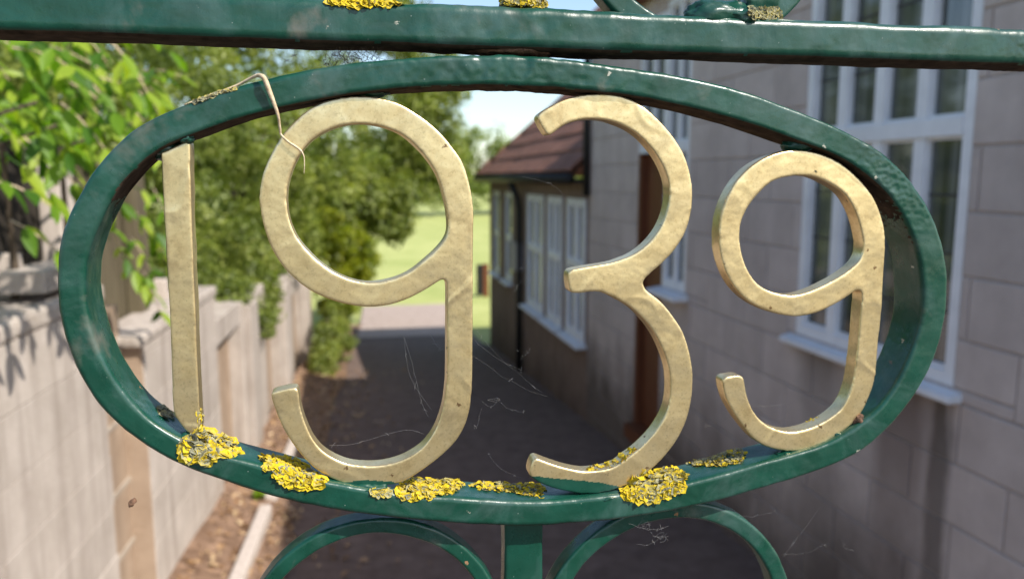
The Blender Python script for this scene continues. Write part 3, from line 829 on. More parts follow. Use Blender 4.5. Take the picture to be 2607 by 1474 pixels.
# trees and hedge beyond the lawn
far = [(-6, 44, 7.5, 3.4), (-1.5, 52, 6.4, 3.6), (3.5, 56, 7.2, 3.2), (8.2, 58, 6.6, 3.4), (13.5, 60, 5.0, 3.4), (19, 56, 5.2, 3.4), (-12, 40, 8.0, 3.6)]
names = ['far tree standing left of the lawn behind the hedge', 'far round tree at the back of the lawn left of the path end', 'pale green far tree behind the lawn above the annex end',
         'far tree seen under the sky above the tiled roof', 'far tree right of the others behind the annex roof', 'far tree hidden mostly behind the annex', 'leftmost far tree behind the wall shrubs']
for (x, y, h, r), lb in zip(far, names):
    g0 = -0.765
    plant('far_tree', lb, 'tree', (x, y, g0), [([(x, y, g0-0.1), (x, y, h*0.35), (x+0.2, y, h*0.7)], 0.25, 0.1)],
          [(x, y, h*0.62, r, r*0.8, h*0.30), (x-r*0.5, y-0.5, h*0.40, r*0.7, r*0.6, h*0.25), (x+r*0.6, y-0.3, h*0.45, r*0.6, r*0.6, h*0.25), (x, y-1.5, h*0.18, r*1.1, 1.0, h*0.2)],
          5200, 0.32, M['leaf_far'], 0.8, group='trees beyond the lawn', tone_bias=0.1, sub=22)
# climber with large leaves near the camera: each leaflet a piece
climber = tag(empty('climbing_plant', (-1.15, 1.6, 1.5)), 'bright green leafy climber spilling over the left fence under the rail', 'climber')
co = Vector(climber.location)
def leaflet():
    v, f = [], []
    nseg = 6
    for i in range(nseg+1):
        t = i/nseg
        w = 0.21*math.sin(math.pi*min(1, t*0.94+0.03))**0.8*(1-0.25*t)
        z = -0.22*t*t
        v += [(-w, t, z+0.05), (0, t, z), (w, t, z+0.05)]
    for i in range(nseg):
        a = 3*i
        f += [(a, a+1, a+4, a+3), (a+1, a+2, a+5, a+4)]
    return f, v
lf, lv = leaflet()
lms = []
for k in range(7):
    me = mesh('leaf', lv, lf, True)
    at = me.attributes.new('leaf', 'FLOAT', 'POINT')
    at.data.foreach_set('value', np.clip(np.full(len(lv), k/6.0)+rng.normal(0, .03, len(lv)), 0, 1).astype(np.float32))
    me.materials.append(M['leaf_bright'])
    lms.append(me)
cnt = 0
random.seed(21)
def climber_at(px, py, d):
    r = ray(px, py)
    return CAM+r*(d/r.dot(F))
sprays = []
for i in range(38):
    px = random.uniform(-60, 330); py = random.uniform(60, 330)
    if px > 200 and py > 400-0.4*px: py *= 0.75
    sprays.append((px, py, random.uniform(1.7, 2.5)))
sprays += [(20, 400, 1.8), (-20, 460, 1.7), (60, 350, 2.0), (25, 560, 1.9), (230, 390, 2.2), (300, 330, 2.3), (270, 560, 2.9), (330, 600, 3.0), (290, 505, 2.8), (345, 540, 3.0), (385, 600, 3.1), (310, 650, 2.9), (365, 690, 3.1), (330, 470, 2.9), (390, 480, 3.1)]
for (px, py, dd) in sprays:
    a = climber_at(px, py, dd)
    dirn = Vector((random.uniform(0.2, 1.0), random.uniform(-0.7, 0.5), random.uniform(-0.9, 0.1))).normalized()
    ln = random.uniform(0.12, 0.22)
    pts = [a+dirn*ln*t+Vector((0, 0, -0.06*t*t)) for t in (0, .33, .66, 1)]
    link('stem', tube_mesh('stem', [p-co for p in pts], [0.0025, 0.002, 0.0018, 0.001], 5), M['leaf_bright'] if random.random() < .3 else M['straw'], climber)
    side = dirn.cross(Vector((0, 0, 1))).normalized()
    k = random.choice((2, 3, 3))
    for q in range(k):
        for s in (-1, 1):
            t = (q+0.5)/k
            base = a+dirn*ln*t+Vector((0, 0, -0.06*t*t))
            yv = (side*s*0.9+dirn*0.55+Vector((0, 0, random.uniform(-0.9, 0.0)))).normalized()
            zv = (Vector((0.25, -0.35, 0.8))+Vector((random.gauss(0, .3), random.gauss(0, .3), 0))).normalized()
            xv = yv.cross(zv).normalized(); zv = xv.cross(yv)
            sz = random.uniform(0.055, 0.095)
            o = link('leaf', random.choice(lms), None, climber)
            mtx = Matrix(((xv.x, yv.x, zv.x, 0), (xv.y, yv.y, zv.y, 0), (xv.z, yv.z, zv.z, 0), (0, 0, 0, 1)))
            o.matrix_local = Matrix.Translation(base-co) @ mtx @ Matrix.Scale(sz, 4)
            cnt += 1
# woody stems tying the climber to the fence
for k in range(5):
    x0, y0 = -1.20+0.05*k, 1.35+0.33*k
    link('vine', tube_mesh('vine', [Vector((x0-0.05, y0, 0.9))-co, Vector((x0, y0+0.05, 1.6))-co, Vector((x0+0.03, y0-0.05, 2.0))-co, Vector((x0+0.28, y0+0.1, 2.12))-co], [0.014, 0.012, 0.009, 0.005], 7), M['bark'], climber)
plant('fence_ivy', 'dark mass of leaves behind the bright climber at the left edge', 'plant', (-1.6, 2.0, 0.0),
      [([(-1.6, 2.0, -0.05), (-1.55, 2.0, 1.2), (-1.5, 2.1, 2.2)], 0.04, 0.015)],
      [(-1.34, 1.7, 2.16, 0.24, 0.5, 0.22), (-1.36, 2.5, 2.10, 0.20, 0.5, 0.24), (-1.22, 2.1, 1.95, 0.10, 0.5, 0.14), (-1.30, 3.2, 2.05, 0.16, 0.4, 0.16), (-1.55, 2.2, 2.45, 0.3, 0.9, 0.2)], 4600, 0.085, M['leaf_bright'], 0.10, tone_bias=-0.05, sub=30)

# black board on a post, on the lawn
nb = tag(empty('notice_post', (2.80, 17.2, -0.765)), 'small black board fixed to a wooden post on the lawn edge', 'notice board')
box('post', (0.02, 0.14, -0.05, 0.05, 0, 0.75), M['door'], nb, 0.006)
box('board', (-0.13, 0.018, -0.06, 0.02, 0.05, 0.74), M['black'], nb, 0.006)

# ------------------------------------------------------------------ the gate
gate = tag(empty('iron_gate', (0, 0.01, 0.0)), 'green painted iron gate with gold numerals 1939 in an oval ring', 'gate')
GO = Vector(gate.location)
D = 0.0218
def nz(p, s, seed=0.0):
    return noise.noise(Vector((p.x*s+seed, p.y*s+seed*0.7, p.z*s-seed)))

def gauss_closed(a, sig):
    n = len(a); k = np.arange(-int(3*sig)-1, int(3*sig)+2)
    w = np.exp(-0.5*(k/sig)**2); w /= w.sum()
    out = np.zeros_like(a)
    for i, kk in enumerate(k): out += w[i]*np.roll(a, kk, 0)
    return out

def resample_closed(pts, step):
    p = np.array(pts+[pts[0]], float)
    s = np.r_[0, np.cumsum(np.linalg.norm(np.diff(p, axis=0), axis=1))]
    n = int(s[-1]/step)
    t = np.linspace(0, s[-1], n, endpoint=False)
    return np.stack([np.interp(t, s, p[:, 0]), np.interp(t, s, p[:, 1])], 1)

def cr_closed(pts, k=8):
    p = [np.array(q, float) for q in pts]; n = len(p); out = []
    for i in range(n):
        p0, p1, p2, p3 = p[i-1], p[i], p[(i+1) % n], p[(i+2) % n]
        t0 = 0.0; t1 = t0+max(np.linalg.norm(p1-p0), 1e-3)**0.5; t2 = t1+max(np.linalg.norm(p2-p1), 1e-3)**0.5; t3 = t2+max(np.linalg.norm(p3-p2), 1e-3)**0.5
        for t in np.linspace(t1, t2, k, endpoint=False):
            a1 = (t1-t)/(t1-t0)*p0+(t-t0)/(t1-t0)*p1; a2 = (t2-t)/(t2-t1)*p1+(t-t1)/(t2-t1)*p2; a3 = (t3-t)/(t3-t2)*p2+(t-t2)/(t3-t2)*p3
            b1 = (t2-t)/(t2-t0)*a1+(t-t0)/(t2-t0)*a2; b2 = (t3-t)/(t3-t1)*a2+(t-t1)/(t3-t1)*a3
            out.append(tuple((t2-t)/(t2-t1)*b1+(t-t1)/(t2-t1)*b2))
    return out

def bar(name, I, O, y0, depth, r, mat, closed=False, disp=None, nf=14, ns=14, parent=gate, under=False):
    """square-section bar: I and O are the two edges of its front face (lists of (x,z)); rounded corners; disp(p, n) moves the skin"""
    n = len(I)
    v, f = [], []
    prof = []
    def corner(sa, sv, a0):
        for k in range(1, 4):
            w = a0+k*math.pi/8
            prof.append(('c', sa, sv, w))
    for k in range(nf+1): prof.append(('f', k/nf))
    corner(1, 0, -math.pi/2)
    for k in range(ns+1): prof.append(('o', k/ns))
    corner(1, 1, 0)
    for k in range(nf//2+1): prof.append(('b', 1-k/(nf//2)))
    corner(0, 1, math.pi/2)
    for k in range(ns+1): prof.append(('i', 1-k/ns))
    corner(0, 0, math.pi)
    m = len(prof)
    yv = Vector((0, 1, 0))
    for i in range(n):
        a, b = I[i], O[i]
        ev = Vector((b[0]-a[0], 0, b[1]-a[1])); w = ev.length; ev.normalize()
        base = Vector((a[0], y0, a[1]))
        for q in prof:
            if q[0] == 'f': u, vv, nn = r+(w-2*r)*q[1], 0, -yv
            elif q[0] == 'o': u, vv, nn = w, r+(depth-2*r)*q[1], ev
            elif q[0] == 'b': u, vv, nn = r+(w-2*r)*q[1], depth, yv
            elif q[0] == 'i': u, vv, nn = 0, r+(depth-2*r)*q[1], -ev
            else:
                ca, cv = (w-r if q[1] else r), (depth-r if q[2] else r)
                nu, nv = math.cos(q[3]), math.sin(q[3])
                u, vv = ca+r*nu, cv+r*nv
                nn = ev*nu+yv*nv
            p = base+ev*u+yv*vv
            if disp: p = p+nn*disp(p, nn)
            v.append(p-GO)
    for i in range(n if closed else n-1):
        j = (i+1) % n
        for k in range(m):
            k2 = (k+1) % m
            f.append((i*m+k, j*m+k, j*m+k2, i*m+k2))
    if not closed:
        f.append(tuple(range(m))); f.append(tuple((n-1)*m+k for k in range(m-1, -1, -1)))
    me = mesh(name, v, f, True)
    bm = bmesh.new(); bm.from_mesh(me); bmesh.ops.recalc_face_normals(bm, faces=bm.faces[:])
    me.materials.append(mat)
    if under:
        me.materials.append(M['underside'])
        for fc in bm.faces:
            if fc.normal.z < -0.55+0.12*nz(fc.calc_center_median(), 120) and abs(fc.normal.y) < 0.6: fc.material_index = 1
    bm.to_mesh(me); bm.free()
    return link(name, me, None, parent)

def paint_disp(p, n):
    return 0.00042*nz(p, 45)+0.00022*nz(p, 130, 3.1)+0.00007*nz(p, 420, 7.7)

OUT = [(197,500),(240,426),(292,371),(354,316),(422,283),(481,261),(550,234),(601,220),(670,203),(772,180),(857,166),(909,160),(978,151),(1081,144),(1184,141),(1269,138),(1403,147),(1492,157),(1575,169),(1643,177),(1712,190),(1815,210),(1918,238),(2003,270),(2106,311),(2192,352),(2260,397),(2315,448),(2366,528),(2397,597),(2413,680),(2416,752),(2410,813),(2392,886),(2367,946),(2324,1020),(2266,1089),(2214,1137),(2162,1170),(2088,1198),(1980,1234),(1886,1260),(1786,1288),(1656,1313),(1526,1330),(1395,1339),(1265,1341),(1154,1335),(1023,1322),(893,1306),(795,1290),(698,1267),(596,1237),(493,1200),(434,1174),(394,1153),(343,1119),(276,1064),(224,1000),(189,933),(162,858),(145,779),(142,714),(144,662),(155,601),(174,541)]
INN = [(329,449),(302,475),(272,526),(246,582),(227,631),(217,677),(215,733),(219,779),(230,828),(246,875),(278,942),(315,998),(367,1055),(402,1085),(453,1115),(512,1142),(591,1167),(660,1181),(740,1205),(830,1226),(926,1243),(1007,1256),(1121,1267),(1193,1268),(1300,1277),(1395,1277),(1526,1264),(1721,1238),(1793,1220),(1872,1198),(1944,1177),(2016,1157),(2088,1140),(2142,1112),(2201,1074),(2266,1008),(2304,938),(2341,839),(2351,762),(2346,685),(2336,633),(2315,582),(2289,530),(2238,470),(2180,424),(2127,393),(2038,361),(1918,318),(1815,289),(1712,265),(1575,240),(1437,227),(1400,223),(1293,220),(1149,220),(1046,225),(943,233),(857,247),(772,264),(698,280),(592,307),(515,337),(481,347),(412,373),(378,398)]
def polar(pts, angs, c=(1280, 740)):
    p = np.array(pts, float)-c
    a = np.arctan2(p[:, 1], p[:, 0]*0.5)
    o = np.argsort(a); a, p = a[o], p[o]
    a3 = np.r_[a-2*np.pi, a, a+2*np.pi]
    x = np.interp(angs, a3, np.tile(p[:, 0], 3)); z = np.interp(angs, a3, np.tile(p[:, 1], 3))
    return np.stack([x, z], 1)+c
NR = 1500
ang = np.linspace(-np.pi, np.pi, NR, endpoint=False)
oo = gauss_closed(polar(cr_closed(OUT), ang), 12)
ii = gauss_closed(polar(cr_closed(INN), ang), 12)
mid = (oo+ii)/2
sl = np.r_[0, np.cumsum(np.linalg.norm(np.diff(np.r_[mid, mid[:1]], axis=0), axis=1))]
tq = np.linspace(0, sl[-1], NR, endpoint=False)
ext = lambda q: np.stack([np.interp(tq, sl, np.r_[q[:, c], q[:1, c]]) for c in (0, 1)], 1)
oo, ii = ext(oo), ext(ii)
Oxz = [(lambda p: (p.x, p.z))(P(*q)) for q in oo]
Ixz = [(lambda p: (p.x, p.z))(P(*q)) for q in ii]
topc, rgt = P(1330, 150), P(2270, 470)
def ring_disp(p, n):
    d = paint_disp(p, n)
    w = max(0, 1-abs(p.x-topc.x)/0.085) if p.z > topc.z-0.02 else 0
    d += w*(0.0007*nz(p, 150, 5)+0.00035*nz(p, 320, 9))
    q = (Vector((p.x, 0, p.z))-rgt).length
    w2 = max(0, 1-q/0.035)
    d += w2*(0.0005*abs(nz(p, 260, 2))+0.0004*nz(p, 520, 4))
    return d
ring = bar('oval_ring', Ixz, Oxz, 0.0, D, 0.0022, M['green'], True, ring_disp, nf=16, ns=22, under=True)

# top rail: straight, same plane
def line_z(pts): return sum(P(*q).z for q in pts)/len(pts)
rt = line_z([(1028, 3), (1405, 21), (2000, 49), (2600, 70)])
rb = line_z([(0, 81), (700, 99), (1575, 137), (2607, 168)])
xs = np.linspace(-0.62, 0.66, 1500)
def rail_disp(p, n):
    d = paint_disp(p, n)+0.00055*nz(p, 26, 1.3)
    w = max(0, 1-abs(p.x-topc.x)/0.07)
    d += w*0.0005*nz(p, 170, 8)
    w2 = max(0, 1-abs(p.x-0.315)/0.035)
    d += w2*(0.0005*abs(nz(p, 230, 2))+0.0003*nz(p, 480, 6))
    return d
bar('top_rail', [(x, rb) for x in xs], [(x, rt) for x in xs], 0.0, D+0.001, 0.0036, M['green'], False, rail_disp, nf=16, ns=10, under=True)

REC = 0.010
def lin(px, py, y): q = P(px, py, y); return (q.x, q.z)
# scrolls below, full rings
for (cx, cy, rpx, hw) in ((955, 1637, 312, 20), (1702, 1607, 298, 20), (1795, -262, 318, 27), (800, -330, 318, 27)):
    c = P(cx, cy, REC); k = (c-P(cx+100, cy, REC)).length/100
    ro, ri = (rpx+hw)*k, (rpx-hw)*k
    A = np.linspace(0, 2*np.pi, 420, endpoint=False)
    bar('scroll', [(c.x+ri*math.cos(a), c.z+ri*math.sin(a)) for a in A], [(c.x+ro*math.cos(a), c.z+ro*math.sin(a)) for a in A], REC, 0.011, 0.0015, M['green'], True, paint_disp, 8, 8)
def upright(name, pxa, pya, pxb, pyb, w_m, y0, dep, mat, n=160, disp=paint_disp):
    a, b = P(pxa, pya, y0), P(pxb, pyb, y0)
    zz = np.linspace(a.z, b.z, n)
    return bar(name, [(a.x-w_m/2, z) for z in zz], [(a.x+w_m/2, z) for z in zz], y0, dep, 0.0015, mat, False, disp, 10, 8)
wpost = (P(1383, 1420, REC)-P(1286, 1420, REC)).x
upright('upright', 1334, 1322, 1334, 2600, wpost, REC, 0.011, M['green'])
def rough_disp(p, n): return 0.0009*nz(p, 160, 2)+0.0004*nz(p, 420, 4)
upright('upright', 1336, 13, 1336, -500, wpost, REC*0.6, 0.011, M['rust'], disp=rough_disp)
upright('upright', 1945, 50, 1945, -500, (P(1986, 0, 0.004)-P(1903, 0, 0.004)).x, 0.004, 0.012, M['green'], disp=rough_disp)
# weld fillet on top of the rail between scroll and upright
def blob(name, c, rad, mat, seed=0.0, amp=0.18, parent=gate, seg=4):
    bm = bmesh.new(); bmesh.ops.create_icosphere(bm, subdivisions=seg, radius=1.0)
    for w in bm.verts:
        q = w.co.copy(); k = 1+amp*nz(q, 1.7, seed)+amp*0.5*nz(q, 4.3, seed+2)
        w.co = Vector((q.x*rad[0]*k, q.y*rad[1]*k, q.z*rad[2]*k))
    me = bpy.data.meshes.new(name); bm.to_mesh(me); bm.free()
    me.polygons.foreach_set('use_smooth', [True]*len(me.polygons))
    o = link(name, me, mat, parent)
    o.location = Vector(c)-(GO if parent is gate else Vector())
    return o
blob('weld', P(1826, 44, 0.009), (0.0150, 0.0085, 0.0072), M['green'], 1.0, 0.25)
blob('weld', P(1880, 48, 0.008), (0.010, 0.008, 0.0055), M['green'], 2.0, 0.25)
blob('weld', P(1300, 131, 0.012), (0.020, 0.010, 0.0026), M['rust'], 3.0)
blob('weld', P(2030, 371, 0.010), (0.0075, 0.007, 0.0035), M['green'], 3.5)
blob('weld', P(1550, 232, 0.012), (0.010, 0.007, 0.003), M['green'], 4.5)
blob('weld', P(925, 236, 0.012), (0.010, 0.007, 0.0025), M['green'], 5.5)
blob('weld', P(430, 385, 0.010), (0.006, 0.006, 0.004), M['green'], 6.5)
for (a_, b_, yy, rad_, mt) in ((2186, 1068, 0.004, (0.0034, 0.003, 0.0030), 'rust'), (2140, 1110, 0.004, (0.0050, 0.004, 0.0022), 'green'), (1545, 1262, 0.004, (0.0080, 0.004, 0.0016), 'green'), (930, 1236, 0.005, (0.0095, 0.004, 0.0018), 'green'),
                               (486, 1112, 0.006, (0.0050, 0.005, 0.0026), 'green'), (2012, 1154, 0.005, (0.0070, 0.004, 0.0016), 'green'), (476, 352, 0.004, (0.0026, 0.003, 0.0022), 'green')):
    blob('weld', P(a_, b_, yy), rad_, M[mt], a_*0.01, 0.35)
# the rest of the gate outside the picture: stiles, lower rail, bars
for x in (-0.60, 0.64):
    box('stile', (x-0.013-GO.x, x+0.013-GO.x, -0.002-GO.y, 0.024-GO.y, 0.04, 2.02), M['green'], gate, 0.002)
for zb_ in (1.42, 0.14):
    box('lower_rail', (-0.586, 0.626, 0.001-GO.y, 0.021-GO.y, zb_, zb_+0.02), M['green'], gate, 0.002)
for k in range(9):
    x = -0.48+k*0.12
    box('bar', (x-0.007, x+0.007, 0.004-GO.y, 0.018-GO.y, 0.161, 1.419), M['green'], gate, 0.002)

# numerals: traced outlines, welded inside the ring
NY, ND = 0.0030, 0.0082
ONE = [[(409,383),(409,388),(479,357),(482,357),(485,450),(494,700),(506,1000),(511,1090),(511,1095),(485,1106),(462,1084),(443,1058),(440,1040),(434,850),(423,650),(413,480)]]
NINE = [[(688,1001),(691,999),(755,986),(759,990),(765,1035),(782,1088),(800,1123),(828,1153),(877,1178),(926,1186),(974,1184),(1023,1171),(1072,1142),(1106,1098),(1127,1042),(1134,1000),(1138,940),(1137,828),(1136,718),(1131,710),(1090,735),(1045,759),(993,776),(932,781),(873,773),(822,756),(777,732),(732,694),(698,646),(676,594),(664,543),(660,500),(669,446),(689,395),(720,343),(754,306),(792,275),(840,254),(899,245),(960,249),(1012,263),(1063,292),(1115,333),(1149,371),(1177,412),(1194,463),(1202,500),(1206,540),(1205,590),(1204,759),(1204,950),(1201,1000),(1196,1042),(1183,1085),(1160,1124),(1121,1163),(1072,1199),(1020,1229),(960,1237),(893,1234),(840,1216),(795,1186),(763,1153),(730,1107),(704,1055)],
        [(730,500),(737,455),(754,412),(782,371),(816,343),(861,323),(909,316),(960,321),(1012,338),(1053,367),(1091,412),(1115,453),(1129,500),(1136,530),(1141,570),(1138,598),(1114,632),(1079,663),(1045,690),(1004,709),(952,720),(908,716),(856,697),(811,666),(777,632),(753,598),(736,553)]]
THREE = [[(1366,297),(1403,271),(1437,254),(1472,244),(1513,239),(1558,240),(1599,251),(1643,275),(1678,306),(1712,345),(1743,395),(1758,440),(1764,485),(1760,539),(1747,588),(1723,630),(1686,671),(1653,700),(1637,719),(1645,737),(1681,766),(1710,799),(1739,844),(1756,900),(1764,955),(1763,1000),(1758,1033),(1747,1072),(1727,1114),(1698,1156),(1669,1186),(1640,1208),(1610,1228),(1584,1240),(1545,1252),(1484,1257),(1455,1253),(1416,1245),(1378,1231),(1350,1213),(1347,1208),(1358,1170),(1362,1166),(1395,1177),(1444,1192),(1493,1200),(1542,1195),(1568,1186),(1600,1163),(1633,1137),(1662,1107),(1685,1075),(1701,1039),(1706,1000),(1704,945),(1691,900),(1665,848),(1636,811),(1603,782),(1562,757),(1533,744),(1521,741),(1463,747),(1453,746),(1450,742),(1446,695),(1448,690),(1500,679),(1562,667),(1616,646),(1653,617),(1681,580),(1698,539),(1705,498),(1702,465),(1690,429),(1671,395),(1643,361),(1609,333),(1561,311),(1520,304),(1479,306),(1437,319),(1402,345),(1396,348),(1392,345),(1368,303)]]
NINE2 = [[(2021,382),(1970,393),(1924,416),(1882,453),(1851,504),(1835,556),(1831,618),(1839,669),(1862,721),(1898,762),(1944,788),(1996,803),(2032,806),(2088,793),(2140,767),(2190,737),(2195,752),(2190,813),(2184,891),(2175,955),(2167,993),(2146,1036),(2117,1062),(2081,1083),(2038,1097),(2002,1099),(1962,1087),(1937,1069),(1915,1040),(1901,1004),(1894,960),(1891,956),(1843,962),(1840,966),(1847,1011),(1865,1047),(1890,1083),(1919,1117),(1951,1136),(1991,1146),(2034,1148),(2080,1138),(2126,1112),(2167,1083),(2194,1051),(2214,1011),(2228,968),(2238,865),(2248,736),(2254,633),(2252,582),(2238,530),(2212,484),(2176,443),(2135,412),(2078,389)],
         [(2032,448),(1970,461),(1929,494),(1898,540),(1885,582),(1887,633),(1903,685),(1934,726),(1975,746),(2021,752),(2057,744),(2109,721),(2160,690),(2191,659),(2199,628),(2194,592),(2178,540),(2150,494),(2109,466),(2068,450)]]

def numeral(name, loops, label, paint_split=None, seed=0.0):
    cu = bpy.data.curves.new(name, 'CURVE')
    cu.dimensions = '2D'; cu.fill_mode = 'BOTH'; cu.extrude = ND/2
    for lp in loops:
        q = gauss_closed(resample_closed(cr_closed(lp), 3.0), 2.2)
        sp = cu.splines.new('POLY')
        sp.points.add(len(q)-1)
        for i, (x, y) in enumerate(q):
            w = P(x, y, NY)
            sp.points[i].co = (w.x, w.z-1.9, 0, 1)
        sp.use_cyclic_u = True
    tmp = bpy.data.objects.new(name+'_tmp', cu); COL.objects.link(tmp)
    dg = bpy.context.evaluated_depsgraph_get()
    me0 = bpy.data.meshes.new_from_object(tmp.evaluated_get(dg))
    bm = bmesh.new(); bm.from_mesh(me0)
    bmesh.ops.remove_doubles(bm, verts=bm.verts[:], dist=1e-6)
    bmesh.ops.recalc_face_normals(bm, faces=bm.faces[:])
    bm.to_mesh(me0); bm.free()
    t2 = bpy.data.objects.new(name+'_tmp2', me0); COL.objects.link(t2)
    md = t2.modifiers.new('r', 'REMESH'); md.mode = 'VOXEL'; md.voxel_size = 0.00045; md.adaptivity = 0.0
    sm = t2.modifiers.new('s', 'SMOOTH'); sm.factor = 0.5; sm.iterations = 18
    dg = bpy.context.evaluated_depsgraph_get()
    me = bpy.data.meshes.new_from_object(t2.evaluated_get(dg))
    bpy.data.objects.remove(tmp); bpy.data.objects.remove(t2)
    nv = len(me.vertices)
    co_ = np.zeros(nv*3, np.float32); me.vertices.foreach_get('co', co_); co_ = co_.reshape(-1, 3)
    nr_ = np.zeros(nv*3, np.float32); me.vertex_normals.foreach_get('vector', nr_); nr_ = nr_.reshape(-1, 3)
    # local (x, z-1.9, t) -> world (x, y, z)
    wco = np.stack([co_[:, 0], NY+ND/2-co_[:, 2], co_[:, 1]+1.9], 1)
    wnr = np.stack([nr_[:, 0], -nr_[:, 2], nr_[:, 1]], 1)
    d = np.array([0.00024*nz(Vector(p), 60, seed)+0.00006*nz(Vector(p), 190, seed+3)+0.00003*nz(Vector(p), 480, seed+5)+0.00016*max(0.0, 1-9*abs(nz(Vector(p), 38, seed+11)))*max(0.0, min(1.0, 4*nz(Vector(p), 30, seed+17))) for p in wco])
    wco = wco+wnr*d[:, None]-np.array(GO)
    me.vertices.foreach_set('co', wco.astype(np.float32).ravel())
    me.flip_normals()
    me.update()
    me.materials.clear()
    me.materials.append(M['gold']); me.materials.append(M['green'])
    np_ = len(me.polygons)
    me.polygons.foreach_set('use_smooth', [True]*np_)
    if paint_split:
        cen = np.zeros(np_*3, np.float32); me.polygons.foreach_get('center', cen); cen = cen.reshape(-1, 3)
        px_ = [q[0] for q in paint_split]; py_ = [q[1] for q in paint_split]
        mi = np.zeros(np_, np.int32)
        for i, c in enumerate(cen):
            if c[2] > 1.86: continue
            a, b = proj(Vector(c)+GO)
            if px_[0] < a < px_[-1] and b > np.interp(a, px_, py_)+3.0*noise.noise(Vector((a*0.05, 0, 0))): mi[i] = 1
        me.polygons.foreach_set('material_index', mi)
    o = link(name, me, None, gate)
    return tag(o, label)
numeral('numeral_one', ONE, 'gold numeral one at the left of the oval', seed=1.0)
numeral('numeral_nine', NINE, 'large gold numeral nine left of the three', [(838, 1222), (867, 1227), (893, 1226), (920, 1221), (960, 1223), (1000, 1226), (1030, 1226)], 2.0)
numeral('numeral_three', THREE, 'gold numeral three with green paint along its foot', [(1346, 1206), (1354, 1211), (1395, 1215), (1457, 1221), (1526, 1228), (1570, 1236), (1588, 1242)], 3.0)
numeral('numeral_nine', NINE2, 'smaller gold numeral nine at the right end of the oval', None, 4.0)

# ------------------------------------------------------------------ things growing on and hanging from the gate
bpy.context.view_layer.update()
bvs, bfs = [], []
for o in gate.children:
    if o.type != 'MESH' or o.name.startswith(('stile', 'bar', 'lower')): continue
    b = len(bvs); mw = Matrix.Translation(GO+o.location)
    bvs += [mw @ v_.co for v_ in o.data.vertices]
    bfs += [[b+i for i in p.vertices] for p in o.data.polygons]
bvh = BVHTree.FromPolygons(bvs, bfs)
def hit(px, py):
    d = ray(px, py).normalized()
    h, n, i, t = bvh.ray_cast(CAM, d, 0.6)
    return (h, n) if h is not None and h.y < 0.05 else (None, None)

def lichen(name, label, poly, n, tone=(0.35, 1.0), size=(0.0009, 0.0020), lift=0.0004, grey_mid=0.0, seed=1):
    rnd = random.Random(seed)
    xs_ = [q[0] for q in poly]; ys_ = [q[1] for q in poly]
    def inside(x, y):
        c = False
        for i in range(len(poly)):
            x1, y1 = poly[i]; x2, y2 = poly[i-1]
            if (y1 > y) != (y2 > y) and x < (x2-x1)*(y-y1)/(y2-y1)+x1: c = not c
        return c
    def edge_d(x, y):
        best = 1e9
        for i in range(len(poly)):
            a, b = Vector(poly[i]), Vector(poly[i-1]); p = Vector((x, y))
            t = max(0, min(1, (p-a).dot(b-a)/max(1e-6, (b-a).length_squared)))
            best = min(best, (p-(a+(b-a)*t)).length)
        return best
    v, f, tv = [], [], []
    tries = 0; made = 0
    c0 = None
    while made < n and tries < n*12:
        tries += 1
        x, y = rnd.uniform(min(xs_), max(xs_)), rnd.uniform(min(ys_), max(ys_))
        if not inside(x, y): continue
        h, nn = hit(x, y)
        if h is None: continue
        if c0 is None: c0 = h.copy()
        made += 1
        ed = edge_d(x, y)
        r = rnd.uniform(*size)
        nn = (nn+Vector((rnd.gauss(0, .30), rnd.gauss(0, .22)-0.05, rnd.gauss(0, .30)+0.08))).normalized()
        a = nn.cross(Vector((rnd.random(), rnd.random(), rnd.random()))).normalized(); b = nn.cross(a)
        c = h+nn*(lift+rnd.uniform(-0.0002, 0.0006))
        t = rnd.uniform(*tone)
        if rnd.random() < grey_mid*min(1, ed/14): t = rnd.uniform(0.0, 0.35)
        k0 = len(v)
        v.append(c-nn*r*0.35); tv.append(max(0, t-0.30))
        m = 9
        ph = rnd.random()*6
        for ring_ in (0.6, 1.0):
            for k in range(m):
                w = 2*math.pi*k/m
                rr = r*ring_*(1+0.22*math.sin(3*w+ph)+rnd.uniform(-.15, .15))
                up = r*(0.14*ring_*math.sin(2*w+ph*2)+rnd.uniform(-.12, .12)+0.10*ring_*ring_)
                v.append(c+a*math.cos(w)*rr+b*math.sin(w)*rr+nn*up)
                tv.append(t+(0.12 if ring_ == 1.0 else -0.12))
        for k in range(m):
            k2 = (k+1) % m
            f.append((k0, k0+1+k, k0+1+k2))
            f.append((k0+1+k, k0+1+m+k, k0+1+m+k2, k0+1+k2))
    if not v: return None
    me = mesh(name, [q-c0 for q in v], f, True)
    at = me.attributes.new('leaf', 'FLOAT', 'POINT')
    at.data.foreach_set('value', np.clip(tv, 0, 1).astype(np.float32))
    o = link(name, me, M['lichen'])
    o.location = c0
    return tag(o, label, 'lichen', 'yellow lichen growing on the gate')

